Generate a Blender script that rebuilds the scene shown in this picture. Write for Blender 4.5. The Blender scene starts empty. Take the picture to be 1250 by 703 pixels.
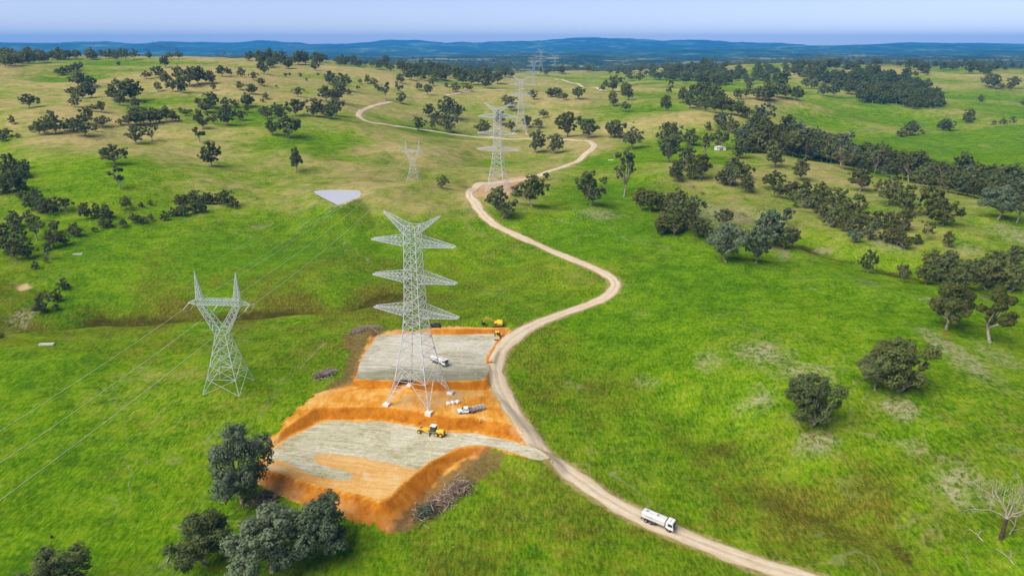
import bpy, math, random
import numpy as np
from mathutils import Vector, Matrix, Euler
R = math.radians
random.seed(7)
sc = bpy.context.scene
col = sc.collection

# ------------------------------------------------------------------ camera, sky, sun, exposure
CAM_H = 114.0
FPX, CU, CV = 920.0, 625.0, 351.5          # focal length and centre in photo pixels (1250 x 703)
PITCH = math.atan((CV - 55.0) / FPX)
cam_d = bpy.data.cameras.new('camera')
cam = bpy.data.objects.new('camera', cam_d)
col.objects.link(cam)
cam.location = (0, 0, CAM_H)
cam.rotation_euler = (math.pi / 2 - PITCH, 0, 0)
cam_d.sensor_width = 36.0
cam_d.lens = 36.0 * FPX / 1250.0
cam_d.clip_start = 1.0
cam_d.clip_end = 90000.0
sc.camera = cam

SUN_EL, SUN_AZ = 50.0, 238.0               # azimuth clockwise from +Y, where the sun stands
world = bpy.data.worlds.new('World')
sc.world = world
world.use_nodes = True
wn = world.node_tree.nodes
bg = wn['Background']
sky = wn.new('ShaderNodeTexSky')
sky.sky_type = 'NISHITA'
sky.sun_disc = False
sky.sun_elevation = R(SUN_EL)
sky.sun_rotation = R(SUN_AZ)
sky.altitude = 300
sky.air_density = 0.5
sky.dust_density = 0.4
sky.ozone_density = 2.0
veil = wn.new('ShaderNodeMix'); veil.data_type = 'RGBA'; veil.blend_type = 'MULTIPLY'; veil.inputs[0].default_value = 1.0
veil.inputs[7].default_value = (1.08, .865, .86, 1)          # thin lavender overcast
world.node_tree.links.new(sky.outputs[0], veil.inputs[6])
world.node_tree.links.new(veil.outputs[2], bg.inputs[0])
bg.inputs[1].default_value = 0.098
sun_d = bpy.data.lights.new('sun', 'SUN')
sun_d.energy = 3.2
sun_d.angle = R(55)
sun_d.color = (1.0, 0.93, 0.82)
sun = bpy.data.objects.new('sun', sun_d)
col.objects.link(sun)
_a = R(SUN_AZ)
_dir = Vector((math.sin(_a) * math.cos(R(SUN_EL)), math.cos(_a) * math.cos(R(SUN_EL)), math.sin(R(SUN_EL))))
sun.rotation_euler = _dir.to_track_quat('Z', 'Y').to_euler()
vs = sc.view_settings
vs.view_transform = 'Standard'
vs.look = 'None'
vs.gamma = 1.0
vs.exposure = 0.95
vs.use_curve_mapping = False
sc.cycles.max_bounces = 6
sc.cycles.diffuse_bounces = 4
sc.cycles.transparent_max_bounces = 6
sc.cycles.volume_bounces = 1

HAZE_DENSITY = 0.000062
HAZE_COLOR = (0.05, 0.38, 1.0)

# ------------------------------------------------------------------ helpers
def tag(o, label=None, cat=None, group=None, kind=None):
    if label: o['label'] = label
    if cat: o['category'] = cat
    if group: o['group'] = group
    if kind: o['kind'] = kind
    return o

def empty(name, loc=(0, 0, 0), rz=0.0):
    o = bpy.data.objects.new(name, None)
    o.empty_display_size = 0.5
    col.objects.link(o)
    o.location = loc
    o.rotation_euler = (0, 0, rz)
    return o

def copy_tree(o, parent=None):
    c = o.copy()
    col.objects.link(c)
    if parent is not None:
        c.parent = parent
    for ch in o.children:
        copy_tree(ch, c)
    return c

class MB:
    def __init__(self):
        self.v = []; self.f = []; self.mi = []; self.m = 0
    def mat(self, i): self.m = i; return self
    def _add(self, vs, fs):
        b = len(self.v)
        self.v.extend(vs)
        for f in fs:
            self.f.append(tuple(i + b for i in f)); self.mi.append(self.m)
    def bar(self, a, b, w, w2=None):
        a = Vector(a); b = Vector(b); d = (b - a)
        if d.length < 1e-6: return
        d.normalize()
        up = Vector((0, 0, 1)) if abs(d.z) < 0.95 else Vector((1, 0, 0))
        s = d.cross(up).normalized(); t = s.cross(d)
        w2 = w if w2 is None else w2
        vs = []
        for p, ww in ((a, w), (b, w2)):
            for i, j in ((-1, -1), (1, -1), (1, 1), (-1, 1)):
                vs.append(tuple(p + s * (i * ww / 2) + t * (j * ww / 2)))
        self._add(vs, [(0, 1, 5, 4), (1, 2, 6, 5), (2, 3, 7, 6), (3, 0, 4, 7), (3, 2, 1, 0), (4, 5, 6, 7)])
    def tube(self, pts, radii, n=6):
        pts = [Vector(p) for p in pts]
        vs = []; fs = []
        for k, p in enumerate(pts):
            d = (pts[min(k + 1, len(pts) - 1)] - pts[max(k - 1, 0)]).normalized()
            up = Vector((0, 0, 1)) if abs(d.z) < 0.9 else Vector((1, 0, 0))
            s = d.cross(up).normalized(); t = s.cross(d)
            for i in range(n):
                a = 2 * math.pi * i / n
                vs.append(tuple(p + (s * math.cos(a) + t * math.sin(a)) * radii[k]))
        for k in range(len(pts) - 1):
            for i in range(n):
                j = (i + 1) % n
                fs.append((k * n + i, k * n + j, (k + 1) * n + j, (k + 1) * n + i))
        fs.append(tuple(range(n - 1, -1, -1)))
        fs.append(tuple((len(pts) - 1) * n + i for i in range(n)))
        self._add(vs, fs)
    def box(self, c, s, bev=0.0, taper=1.0, rz=0.0):
        # bevelled box: chamfered on the vertical and the top edges
        x, y, z = (q / 2 for q in s)
        b = min(bev, x * .9, y * .9, z * .9)
        def ring(px, py, pz):
            if b > 0:
                r = [(px, -py + b), (px, py - b), (px - b, py), (-px + b, py), (-px, py - b), (-px, -py + b), (-px + b, -py), (px - b, -py)]
            else:
                r = [(px, -py), (px, py), (-px, py), (-px, -py)]
            return [(q[0], q[1], pz) for q in r]
        rings = [ring(x, y, -z)]
        if b > 0:
            rings += [ring(x * taper, y * taper, z - b), ring((x - b) * taper, (y - b) * taper, z)]
        else:
            rings += [ring(x * taper, y * taper, z)]
        self.loft(rings, c, rz)
    def loft(self, rings, c=(0, 0, 0), rz=0.0):
        n = len(rings[0]); vs = []; fs = []
        ca, sa = math.cos(rz), math.sin(rz)
        for r in rings:
            for p in r:
                vs.append((c[0] + p[0] * ca - p[1] * sa, c[1] + p[0] * sa + p[1] * ca, c[2] + p[2]))
        for k in range(len(rings) - 1):
            for i in range(n):
                j = (i + 1) % n
                fs.append((k * n + i, k * n + j, (k + 1) * n + j, (k + 1) * n + i))
        fs.append(tuple(range(n - 1, -1, -1)))
        fs.append(tuple((len(rings) - 1) * n + i for i in range(n)))
        self._add(vs, fs)
    def prism(self, prof, y0, y1, inset=0.0):
        # side profile (x, z) counter-clockwise, drawn out across y
        n = len(prof)
        vs = [(p[0], y0, p[1]) for p in prof] + [(p[0], y1, p[1]) for p in prof]
        fs = [(i, (i + 1) % n, n + (i + 1) % n, n + i) for i in range(n)]
        fs.append(tuple(range(n - 1, -1, -1))); fs.append(tuple(range(n, 2 * n)))
        self._add(vs, fs)
    def cyl(self, a, b, r, n=14, r2=None):
        self.tube([a, b], [r, r if r2 is None else r2], n)
    def build(self, name, mats, parent=None, smooth=False, loc=(0, 0, 0)):
        me = bpy.data.meshes.new(name)
        me.from_pydata(self.v, [], self.f)
        mats = mats if isinstance(mats, (list, tuple)) else [mats]
        for m in mats: me.materials.append(m)
        if len(mats) > 1: me.polygons.foreach_set('material_index', self.mi)
        if smooth: me.polygons.foreach_set('use_smooth', [True] * len(me.polygons))
        me.update()
        o = bpy.data.objects.new(name, me)
        col.objects.link(o)
        if parent is not None: o.parent = parent
        o.location = loc
        return o

# ---- node helpers
class NT:
    def __init__(self, name):
        self.mat = bpy.data.materials.new(name); self.mat.use_nodes = True
        self.t = self.mat.node_tree; self.n = self.t.nodes; self.l = self.t.links
        self.bsdf = self.n['Principled BSDF']
        self.tc = None
    def node(self, k): return self.n.new(k)
    def set(self, sock, v):
        if isinstance(v, bpy.types.NodeSocket): self.l.new(v, sock)
        elif isinstance(v, (tuple, list)) and len(v) == 3 and sock.type == 'RGBA': sock.default_value = (*v, 1)
        else: sock.default_value = v
    def obj(self):
        if self.tc is None: self.tc = self.node('ShaderNodeTexCoord')
        return self.tc.outputs['Object']
    def mapping(self, scale=(1, 1, 1), rz=0.0, vec=None):
        m = self.node('ShaderNodeMapping')
        self.l.new(vec or self.obj(), m.inputs['Vector'])
        m.inputs['Scale'].default_value = scale; m.inputs['Rotation'].default_value = (0, 0, rz)
        return m.outputs[0]
    def noise(self, scale, detail=3, rough=.55, vec=None, dist=0.0):
        n = self.node('ShaderNodeTexNoise')
        self.l.new(vec or self.obj(), n.inputs['Vector'])
        n.inputs['Scale'].default_value = scale; n.inputs['Detail'].default_value = detail
        n.inputs['Roughness'].default_value = rough; n.inputs['Distortion'].default_value = dist
        return n.outputs['Fac']
    def attr(self, name):
        a = self.node('ShaderNodeAttribute'); a.attribute_name = name
        return a.outputs['Fac']
    def math(self, op, a, b=0.0, c=0.0, clamp=False):
        m = self.node('ShaderNodeMath'); m.operation = op; m.use_clamp = clamp
        self.set(m.inputs[0], a); self.set(m.inputs[1], b)
        if len(m.inputs) > 2: self.set(m.inputs[2], c)
        return m.outputs[0]
    def ss(self, x, lo, hi):
        m = self.node('ShaderNodeMapRange'); m.interpolation_type = 'SMOOTHSTEP'
        self.set(m.inputs['Value'], x); m.inputs['From Min'].default_value = lo; m.inputs['From Max'].default_value = hi
        return m.outputs[0]
    def ramp(self, x, stops):
        r = self.node('ShaderNodeValToRGB'); self.l.new(x, r.inputs[0])
        e = r.color_ramp.elements
        while len(e) < len(stops): e.new(0.5)
        for el, (p, c) in zip(e, stops): el.position = p; el.color = (*c, 1)
        return r.outputs[0]
    def mix(self, f, a, b, mode='MIX'):
        m = self.node('ShaderNodeMix'); m.data_type = 'RGBA'; m.blend_type = mode
        self.set(m.inputs[0], f); self.set(m.inputs[6], a); self.set(m.inputs[7], b)
        return m.outputs[2]
    def bump(self, h, strength=.4, dist=.3):
        b = self.node('ShaderNodeBump'); b.inputs['Strength'].default_value = strength; b.inputs['Distance'].default_value = dist
        self.l.new(h, b.inputs['Height']); self.l.new(b.outputs[0], self.bsdf.inputs['Normal'])
    def out(self, color, rough=.9, metal=0.0, spec=.2):
        self.set(self.bsdf.inputs['Base Color'], color)
        self.set(self.bsdf.inputs['Roughness'], rough); self.bsdf.inputs['Metallic'].default_value = metal
        self.bsdf.inputs['Specular IOR Level'].default_value = spec
        return self.mat

def plain(name, c, rough=.5, metal=0.0, var=.15, scale=1.5, spec=.4):
    t = NT(name)
    n = t.noise(scale, 4)
    return t.out(t.mix(t.ss(n, .3, .7), tuple(q * (1 - var) for q in c), tuple(min(1, q * (1 + var * .6)) for q in c)), rough, metal, spec)

# ------------------------------------------------------------------ the lie of the land
CP, SP = math.cos(PITCH), math.sin(PITCH)
def ray(u, v):
    a = (u - CU) / FPX; t = (v - CV) / FPX
    return np.array([a, CP - t * SP, -(SP + t * CP)])
def at_dist(u, v, y):
    r = ray(u, v); s = y / r[1]
    return (r[0] * s, y, CAM_H + r[2] * s)
def at_z(u, v, z):
    r = ray(u, v); s = (z - CAM_H) / r[2]
    return (r[0] * s, r[1] * s, z)

_tab = np.random.RandomState(11).rand(256, 256)
def vnoise(x, y):
    xi = np.floor(x).astype(int); yi = np.floor(y).astype(int)
    fx = x - xi; fy = y - yi
    fx = fx * fx * fx * (fx * (fx * 6 - 15) + 10); fy = fy * fy * fy * (fy * (fy * 6 - 15) + 10)
    x0 = xi % 256; x1 = (xi + 1) % 256; y0 = yi % 256; y1 = (yi + 1) % 256
    return (_tab[x0, y0] * (1 - fx) + _tab[x1, y0] * fx) * (1 - fy) + (_tab[x0, y1] * (1 - fx) + _tab[x1, y1] * fx) * fy - .5
def fbm(x, y, wl, octv=4, off=0.0, gain=.5):
    s = 0; a = 1
    for k in range(octv):
        s = s + a * vnoise(x / wl + off + 17.3 * k, y / wl + off * 1.7 + 9.1 * k); wl *= .5; a *= gain
    return s

# heights read off the photograph: (u, v, height) near, (u, v, distance) further out
NEAR = [(0,703,-6),(330,703,-9),(625,703,-10),(1000,703,-9),(1250,703,-5),(-200,640,-3),(1450,640,4),(470,648,-7.0),(315,596,-4.5),
        (600,560,-5),(395,508,-1.0),(520,640,-7.5),(575,398,5.2),(632,400,4.8),(440,435,1.8),(452,404,3.0),(0,560,0),(200,560,-3),(120,460,1),
        (270,480,3.0),(700,580,-6),(803,640,-9),(640,520,-2.5),(610,450,1.5),(665,415,3.5),(640,470,0),(990,520,2),(1250,560,6),(900,590,-9),(1080,640,-9),(760,470,-2.5),
        (840,420,5),(950,440,9),(1083,475,7),(1150,500,7),(1250,470,8),(750,350,6),(0,395,-1),(130,388,-3),(260,381,-3),(380,374,-1.5),(480,362,1),
        (0,412,3),(130,402,2),(260,392,2.5),(400,384,2.2),(520,372,3.2),(350,450,2),(60,350,8),(230,350,6),(400,340,6)]
FAR = [(575,232,540),(608,237,547),(635,166.7,889),(655,188,720),(652,117,1584),(815,195,660),(722,250,465),(885,318,360),(1155,400,275),(1210,417,262),
       (1060,330,360),(1048,234,550),(1083,248,485),(1225,270,430),(1100,226,640),(1000,192,750),(1200,246,560),(1150,175,900),(1250,205,720),(1350,190,740),
       (1100,150,1100),(1130,135,1200),(1050,100,1700),(1240,84,2000),(960,78,2000),(35,131,690),(140,200,500),(258,201,580),(145,229,460),(362,210,560),
       (350,168,650),(180,175,640),(100,165,640),(420,140,760),(520,155,830),(200,77,1200),(90,76,1120),(0,85,1000),(-120,100,900),(100,105,880),(225,98,960),
       (330,88,1150),(420,78,1700),(500,86,1650),(600,102,1500),(677,91,2400),(725,108,1350),(800,97,1500),(780,130,960),(870,120,1020),(930,140,860),(880,160,770),
       (960,120,1080),(1000,135,1120),(980,155,960),(413,240,490),(500,231,500),(505,222,545),(300,245,480),(150,300,390),(300,300,400),(0,330,345),(60,378,306),
       (20,318,370),(250,250,470),(30,262,430),(600,330,365),(480,300,400),(560,270,445),(-150,250,430),(1000,300,400),(1150,320,380),(1000,255,500),(940,235,530),
       (860,215,560),(800,260,440),(900,360,318),(1000,345,345),(1400,330,380),(-150,180,620),(690,172,800),(560,166,850),(440,143,770),(760,112,1250),(760,172,790)]
_c = [at_z(u, v, z) for u, v, z in NEAR] + [at_dist(u, v, y) for u, v, y in FAR]
_c += [(-2500,1500,85),(-1900,2300,70),(1900,1600,30),(2300,2600,45),(900,2600,50),(-900,2500,70),(300,3200,20),(-200,2900,30),(-2500,3600,30),(2500,3600,20),
       (-1500,800,80),(1500,800,10),(-700,200,20),(700,200,15),(0,60,-10),(-250,60,-5),(250,60,-6),(0,-300,-10),(800,-200,5),(-800,-200,10)]
_c = np.array(_c)
def _phi(dx, dy): return np.sqrt(dx * dx + dy * dy + 30.0 ** 2)
_K = _phi(_c[:, None, 0] - _c[None, :, 0], _c[:, None, 1] - _c[None, :, 1])
_n = len(_c)
_A = np.zeros((_n + 1, _n + 1)); _A[:_n, :_n] = _K - np.eye(_n) * 8.0; _A[:_n, _n] = 1; _A[_n, :_n] = 1
_w = np.linalg.solve(_A, np.append(_c[:, 2], 0))
def sstep(x, a, b):
    t = np.clip((x - a) / (b - a), 0, 1); return t * t * (3 - 2 * t)
def natural(x, y):
    z = np.full(x.shape, _w[_n])
    for k in range(_n):
        z = z + _w[k] * _phi(x - _c[k, 0], y - _c[k, 1])
    site = np.hypot(x + 20, y - 240)
    amp = sstep(site, 60, 200)
    z = z + amp * (fbm(x, y, 85, 3, 3.1) * 6.0 + fbm(x, y, 250, 2, 8.3) * 13.0 * sstep(y, 350, 800)) + fbm(x, y, 22, 2, 1.7) * .5
    r = np.hypot(x, y)
    far = sstep(r, 2300, 4200)
    plain_z = 8 + fbm(x, y, 2600, 3, 5.5) * 46
    return z * (1 - far) + plain_z * far

def poly_sdf(px, py, P):
    """signed distance to a closed polygon, positive inside"""
    d = np.full(px.shape, 1e9); ins = np.zeros(px.shape, bool)
    n = len(P)
    for i in range(n):
        ax, ay = P[i][:2]; bx, by = P[(i + 1) % n][:2]
        ex, ey = bx - ax, by - ay
        t = np.clip(((px - ax) * ex + (py - ay) * ey) / (ex * ex + ey * ey + 1e-9), 0, 1)
        d = np.minimum(d, np.hypot(px - ax - t * ex, py - ay - t * ey))
        c = ((ay > py) != (by > py)) & (px < (bx - ax) * (py - ay) / (by - ay + 1e-12) + ax)
        ins ^= c
    return np.where(ins, d, -d)

Z_UP, Z_BENCH, Z_LOW = 2.2, 0.0, -2.6
PAD_UP = [at_z(u, v, Z_UP) for u, v in [(460,407),(525,405),(616,404),(606,418),(594,438),(598,452),(592,465),(520,466),(432,463),(443,432)]]
BENCH = [at_z(u, v, Z_BENCH) for u, v in [(425,478),(470,470.5),(560,472),(600,473),(622,505),(634,522),(560,510),(470,506),(410,503)]]
PAD_LOW = [at_z(u, v, Z_LOW) for u, v in [(317,572),(326,551),(352,532),(395,512),(470,513),(545,525),(575,526),(599,530),(622,535.5),(643,541.5),(664,551),(672,560),(656,563.5),(640,559),(620,551.5),(598,546),(575,545),(556,549),
                                          (530,562),(505,580),(486,598),(469,613),(400,597),(350,582)]]
_nb = at_z(494.5, 469.3, .2)
NOTCH = [(_nb[0] + i * 2.2, _nb[1] + j * 2.2) for i, j in ((-1, -1.3), (1, -1.3), (1, .7), (-1, .7))]
BERMS = [([at_z(u, v, Z_UP + 1.0) for u, v in [(619,401.5),(624,402),(602,440),(597,440)]], Z_UP + 1.0),
         ([at_z(u, v, Z_UP + 1.5) for u, v in [(527,400),(575,399),(622,398.5),(624,401),(575,402),(528,402)]], Z_UP + 1.5)]
def height(x, y):
    z = natural(x, y)
    m = (x > -140) & (x < 80) & (y > 120) & (y < 380)
    if m.any():
        xs, ys, zs = x[m], y[m], z[m]
        for P, pz, up, dn in ((BENCH, Z_BENCH, .45, .5), (PAD_UP, Z_UP, .8, .95), (NOTCH, Z_BENCH, 4.0, .5), (PAD_LOW, Z_LOW, .62, .68)):
            s = -poly_sdf(xs, ys, P); s = np.maximum(s, 0)
            zs = np.clip(zs, pz - s * dn, pz + s * up)
        for P, pz in BERMS:
            zs = np.maximum(zs, pz - np.maximum(-poly_sdf(xs, ys, P), 0) * .95)
        z = z.copy(); z[m] = zs
    return z

def axis(lo_core, hi_core, step, g, lo, hi):
    a = list(np.arange(lo_core, hi_core + 1e-6, step))
    d = step
    while a[-1] < hi: d *= g; a.append(a[-1] + d)
    d = step; b = []
    p = lo_core
    while p > lo: d *= g; p -= d; b.append(p)
    return np.array(b[::-1] + a)
GX = axis(-80, 45, .8, 1.03, -16500, 16500)
GY = axis(165, 320, .8, 1.0145, 20, 20500)
_X, _Y = np.meshgrid(GX, GY, indexing='ij')
GZ = height(_X.ravel(), _Y.ravel()).reshape(_X.shape)

def ground_z(x, y):
    """height of the built ground mesh (same triangle split)"""
    x = np.asarray(x, float); y = np.asarray(y, float)
    i = np.clip(np.searchsorted(GX, x) - 1, 0, len(GX) - 2); j = np.clip(np.searchsorted(GY, y) - 1, 0, len(GY) - 2)
    fx = (x - GX[i]) / (GX[i + 1] - GX[i]); fy = (y - GY[j]) / (GY[j + 1] - GY[j])
    a, b, c, d = GZ[i, j], GZ[i + 1, j], GZ[i + 1, j + 1], GZ[i, j + 1]
    return np.where(fx >= fy, a + (b - a) * fx + (c - b) * fy, a + (c - d) * fx + (d - a) * fy)
_S = np.concatenate([np.arange(110, 420, .7), 420 * 1.0025 ** np.arange(0, 1500)])
def hit(u, v, dmin=0):
    r = ray(u, v)
    s = _S[_S > dmin]
    g = CAM_H + r[2] * s - ground_z(r[0] * s, r[1] * s)
    k = np.argmax(g <= 0)
    if g[k] > 0: return None
    if k:
        t = g[k - 1] / (g[k - 1] - g[k]); d = s[k - 1] + t * (s[k] - s[k - 1])
    else: d = s[0]
    x, y = r[0] * d, r[1] * d
    return Vector((x, y, float(ground_z(x, y))))
# watercourses (cut) and low ridges (raised), traced along the photograph: points, depth, half width
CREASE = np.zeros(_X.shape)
def carve(L, dz, w, noise=1.0, cw=.45, ca=-9.0):
    global GZ
    P = [hit(u, v) for u, v in L]; P = [p for p in P if p is not None]
    x0, x1 = min(p.x for p in P) - 60, max(p.x for p in P) + 60; y0, y1 = min(p.y for p in P) - 60, max(p.y for p in P) + 60
    m = (_X > x0) & (_X < x1) & (_Y > y0) & (_Y < y1)
    xs = _X[m] + fbm(_X[m], _Y[m], 26, 2, 5.0) * 9 * noise; ys = _Y[m] + fbm(_X[m], _Y[m], 26, 2, 7.0) * 9 * noise
    d = np.full(xs.shape, 1e9); tt = np.zeros(xs.shape)
    for k in range(len(P) - 1):
        a, b = P[k], P[k + 1]; ex, ey = b.x - a.x, b.y - a.y
        t = np.clip(((xs - a.x) * ex + (ys - a.y) * ey) / (ex * ex + ey * ey), 0, 1)
        q = np.hypot(xs - a.x - t * ex, ys - a.y - t * ey)
        tt = np.where(q < d, (k + t) / (len(P) - 1), tt); d = np.minimum(d, q)
    site = np.hypot(_X[m] + 22, (_Y[m] - 235)); keep = sstep(site, 62, 85)
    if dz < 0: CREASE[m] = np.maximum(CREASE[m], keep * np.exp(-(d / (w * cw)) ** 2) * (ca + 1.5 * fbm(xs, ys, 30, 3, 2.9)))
    GZ[m] += dz * np.exp(-(d / w) ** 2) * np.sin(np.clip(tt * .96 + .02, 0, 1) * math.pi) ** .35 * keep
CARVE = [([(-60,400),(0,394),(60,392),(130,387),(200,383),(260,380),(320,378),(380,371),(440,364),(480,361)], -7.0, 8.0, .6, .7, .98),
         ([(668,420),(700,440),(760,470),(830,505),(900,560),(960,600),(1050,650),(1150,690),(1260,720)], -3.6, 8.5, 1.6, .28, .02),
         ([(848,228),(930,272),(1000,302),(1100,332),(1180,342),(1250,376)], -3.2, 10, 1.0, .45, .22),
         ([(-40,330),(20,345),(45,352),(30,372),(0,388)], -2.5, 8, 1.0, .45, .4),
         ([(860,345),(920,330),(1000,335),(1060,352),(1110,366),(1180,380)], 3.0, 16),
         ([(390,259),(430,250),(500,234),(560,226),(598,224)], 3.2, 13),
         ([(270,200),(330,192),(400,184),(440,176)], 3.0, 18), ([(300,225),(360,218),(430,205),(500,190)], -2.5, 14),
         ([(0,265),(80,262),(180,250),(290,242)], -2.5, 8), ([(450,225),(520,208),(590,196)], -2.2, 12), ([(440,200),(500,186),(580,178),(650,182)], 2.4, 14),
         ([(780,235),(830,210),(880,205),(960,235)], 2.5, 18), ([(1160,250),(1210,280),(1260,300)], -1.5, 8)]
DAM_PX = [(379,233.5),(392,231.8),(415,231.6),(440,232),(443,236),(441,241),(430,245),(418,250),(411,251),(401,246),(390,240.5)]
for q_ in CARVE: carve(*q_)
DAM_Z = float(hit(412, 250).z) + 2.2
_dp = [at_z(u, v, DAM_Z) for u, v in DAM_PX]
_m = (_X > min(p[0] for p in _dp) - 45) & (_X < max(p[0] for p in _dp) + 45) & (_Y > min(p[1] for p in _dp) - 45) & (_Y < max(p[1] for p in _dp) + 60)
_s = poly_sdf(_X[_m], _Y[_m], _dp); _z = GZ[_m]
_out = np.maximum(-_s, 0)
_zz = np.clip(_z, DAM_Z + .55 - np.maximum(_out - 3, 0) * .45, DAM_Z + .55 + np.maximum(_out - 2, 0) * .5)
GZ[_m] = np.where(_s > 0, DAM_Z + .55 - np.minimum(_s * .5, 2.5), _zz)
def depth(p): return p[1] * CP + (CAM_H - p[2]) * SP
def heading(a, b):
    a = hit(*a); b = hit(*b); return math.atan2(b.y - a.y, b.x - a.x)
# ------------------------------------------------------------------ ground
def grid_mesh(name, X, Y, Z, attrs, mat):
    ni, nj = X.shape
    me = bpy.data.meshes.new(name)
    co = np.stack([X, Y, Z], -1).reshape(-1, 3).astype(np.float32)
    idx = np.arange(ni * nj).reshape(ni, nj)
    a, b, c, d = idx[:-1, :-1].ravel(), idx[1:, :-1].ravel(), idx[1:, 1:].ravel(), idx[:-1, 1:].ravel()
    tri = np.concatenate([np.stack([a, b, c], 1), np.stack([a, c, d], 1)])
    me.vertices.add(len(co)); me.vertices.foreach_set('co', co.ravel())
    me.loops.add(tri.size); me.loops.foreach_set('vertex_index', tri.ravel().astype(np.int32))
    me.polygons.add(len(tri)); me.polygons.foreach_set('loop_start', np.arange(0, tri.size, 3, dtype=np.int32))
    me.polygons.foreach_set('use_smooth', np.ones(len(tri), bool))
    me.materials.append(mat)
    for k, v in attrs.items():
        at = me.attributes.new(k, 'FLOAT', 'POINT'); at.data.foreach_set('value', v.astype(np.float32).ravel())
    me.update(calc_edges=True); me.validate()
    o = bpy.data.objects.new(name, me); col.objects.link(o)
    return o

# what grows where: (u, v, dry grass, brown herbage, bare soil, lush grass)
VEG = [(0,100,.8,.1,.2,0),(100,100,.9,.1,.3,0),(200,108,.9,.1,.2,0),(100,130,.75,.1,.2,.1),(250,100,.75,.1,.2,0),(350,110,.6,.2,.2,0),(450,105,.65,.2,.2,0),
 (60,155,.5,.1,.1,.1),(250,130,.5,.1,.2,.1),(30,190,.2,.1,.1,.3),(140,205,.15,.1,.1,.4),(300,172,.4,.1,.2,.1),(250,205,.3,.2,.1,.2),(400,170,.5,.2,.1,.1),
 (350,195,.5,.2,.1,.1),(420,190,.6,.4,.1,0),(300,218,.4,.2,.1,.2),(460,215,.5,.5,.2,0),(520,205,.6,.4,.2,0),(480,247,.45,.4,.2,.1),(560,180,.6,.5,.2,0),
 (560,215,.6,.4,.2,0),(620,200,.55,.3,.2,0),(660,197,.75,.3,.3,0),(690,185,.5,.3,.2,0),(500,167,.65,.3,.2,0),(560,150,.45,.2,.2,0),(600,130,.55,.2,.2,0),
 (700,125,.65,.2,.3,0),(760,120,.7,.2,.3,0),(720,150,.4,.2,.1,.1),(800,140,.55,.2,.2,0),(850,110,.6,.2,.2,0),(740,195,.05,.1,.05,.7),(740,235,.15,.2,.3,.5),
 (820,235,.38,.4,.5,.1),(900,265,.34,.4,.5,.1),(900,205,.36,.3,.4,.2),(1000,240,.36,.3,.5,.1),(1100,255,.28,.3,.5,.2),(1180,300,.2,.2,.3,.3),(980,150,.34,.1,.1,.1),(1020,125,.45,.1,.2,0),(930,120,.6,.2,.2,0),(980,95,.6,.2,.2,0),(1120,120,.5,.2,.2,0),
 (1060,140,.1,.1,.1,.5),(1150,185,.02,.1,.02,.7),(1230,195,.05,.1,.05,.6),(1200,110,.6,.1,.2,0),(1050,110,.5,.2,.2,0),(1225,130,.3,.1,.2,.2),
 (100,300,.03,.1,.05,.8),(300,310,.03,.15,.05,.8),(450,300,.15,.3,.1,.4),(550,300,.25,.3,.1,.3),(600,335,.2,.4,.1,.3),(690,335,.3,.4,.1,.1),(100,365,.05,.1,.1,.7),
 (0,390,.3,.9,.3,0),(75,387,.15,.9,.1,0),(150,384,.15,.95,.1,0),(225,381,.15,.9,.1,0),(300,378,.15,.9,.1,0),(360,373,.15,.9,.1,0),(420,367,.25,.8,.1,.1),(150,398,.3,.2,.1,.4),(60,402,.3,.2,.1,.4),(250,392,.25,.2,.1,.4),(350,388,.3,.3,.1,.3),(150,368,.05,.15,.1,.6),(280,360,.05,.15,.1,.6),(400,350,.1,.25,.1,.5),
 (100,450,.05,.1,.05,.7),(210,475,.36,.2,.25,.2),(250,505,.22,.2,.15,.3),(330,420,.15,.4,.1,.4),(100,600,.03,.25,.05,.7),(60,680,.03,.2,.05,.7),(200,650,.05,.2,.05,.6),
 (310,500,.1,.35,.1,.3),(400,670,0,.2,0,.3),(560,670,.05,.5,.1,.3),(600,600,.05,.5,.05,.3),(700,650,.05,.45,.1,.4),(640,690,.3,.2,.1,.4),(700,300,0,.1,.05,.9),(850,345,0,.15,.05,.9),
 (740,400,0,.1,.03,.9),(680,425,.1,.4,.1,.3),(700,480,.05,.5,.2,.3),(760,560,.1,.3,.3,.4),(900,440,.1,.15,.36,.4),(960,450,.15,.15,.4,.3),(1000,545,.15,.35,.4,.2),
 (1100,390,.15,.1,.2,.6),(1050,360,.1,.1,.15,.7),(1100,500,.2,.25,.35,.3),(1200,440,.2,.2,.4,.2),(1220,360,.2,.1,.2,.5),(980,590,.05,.8,.15,.1),(1080,600,.05,.7,.15,.1),
 (900,600,.05,.6,.15,.3),(1170,580,.1,.4,.5,.2),(1230,690,.1,.3,.1,.5),(1000,680,.05,.4,.05,.5),(1200,620,.1,.4,.4,.2),(880,660,.05,.4,.1,.4)]
_vp = []
for r_ in VEG:
    h_ = hit(r_[0], r_[1])
    if h_ is not None: _vp.append((h_.x, h_.y) + tuple(r_[2:]))
_vp = np.array(_vp)
def warp(x, y):
    y = np.maximum(y, 90); return x / (y + 60) * 2.2, np.log(y + 60) * 2.0
X, Y = _X, _Y
wx, wy = warp(X + fbm(X, Y, 70, 2, 4.4) * 26, Y + fbm(X, Y, 70, 2, 6.1) * 26)
px_, py_ = warp(_vp[:, 0], _vp[:, 1])
num = np.zeros((4,) + X.shape); den = np.full(X.shape, 1e-9)
for k in range(len(_vp)):
    q = 1.0 / ((wx - px_[k]) ** 2 + (wy - py_[k]) ** 2 + .0015) ** 1.7
    den += q
    for c in range(4): num[c] += q * _vp[k, 2 + c]
veg = num / den
dry, brown, bare, lush = veg
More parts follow.
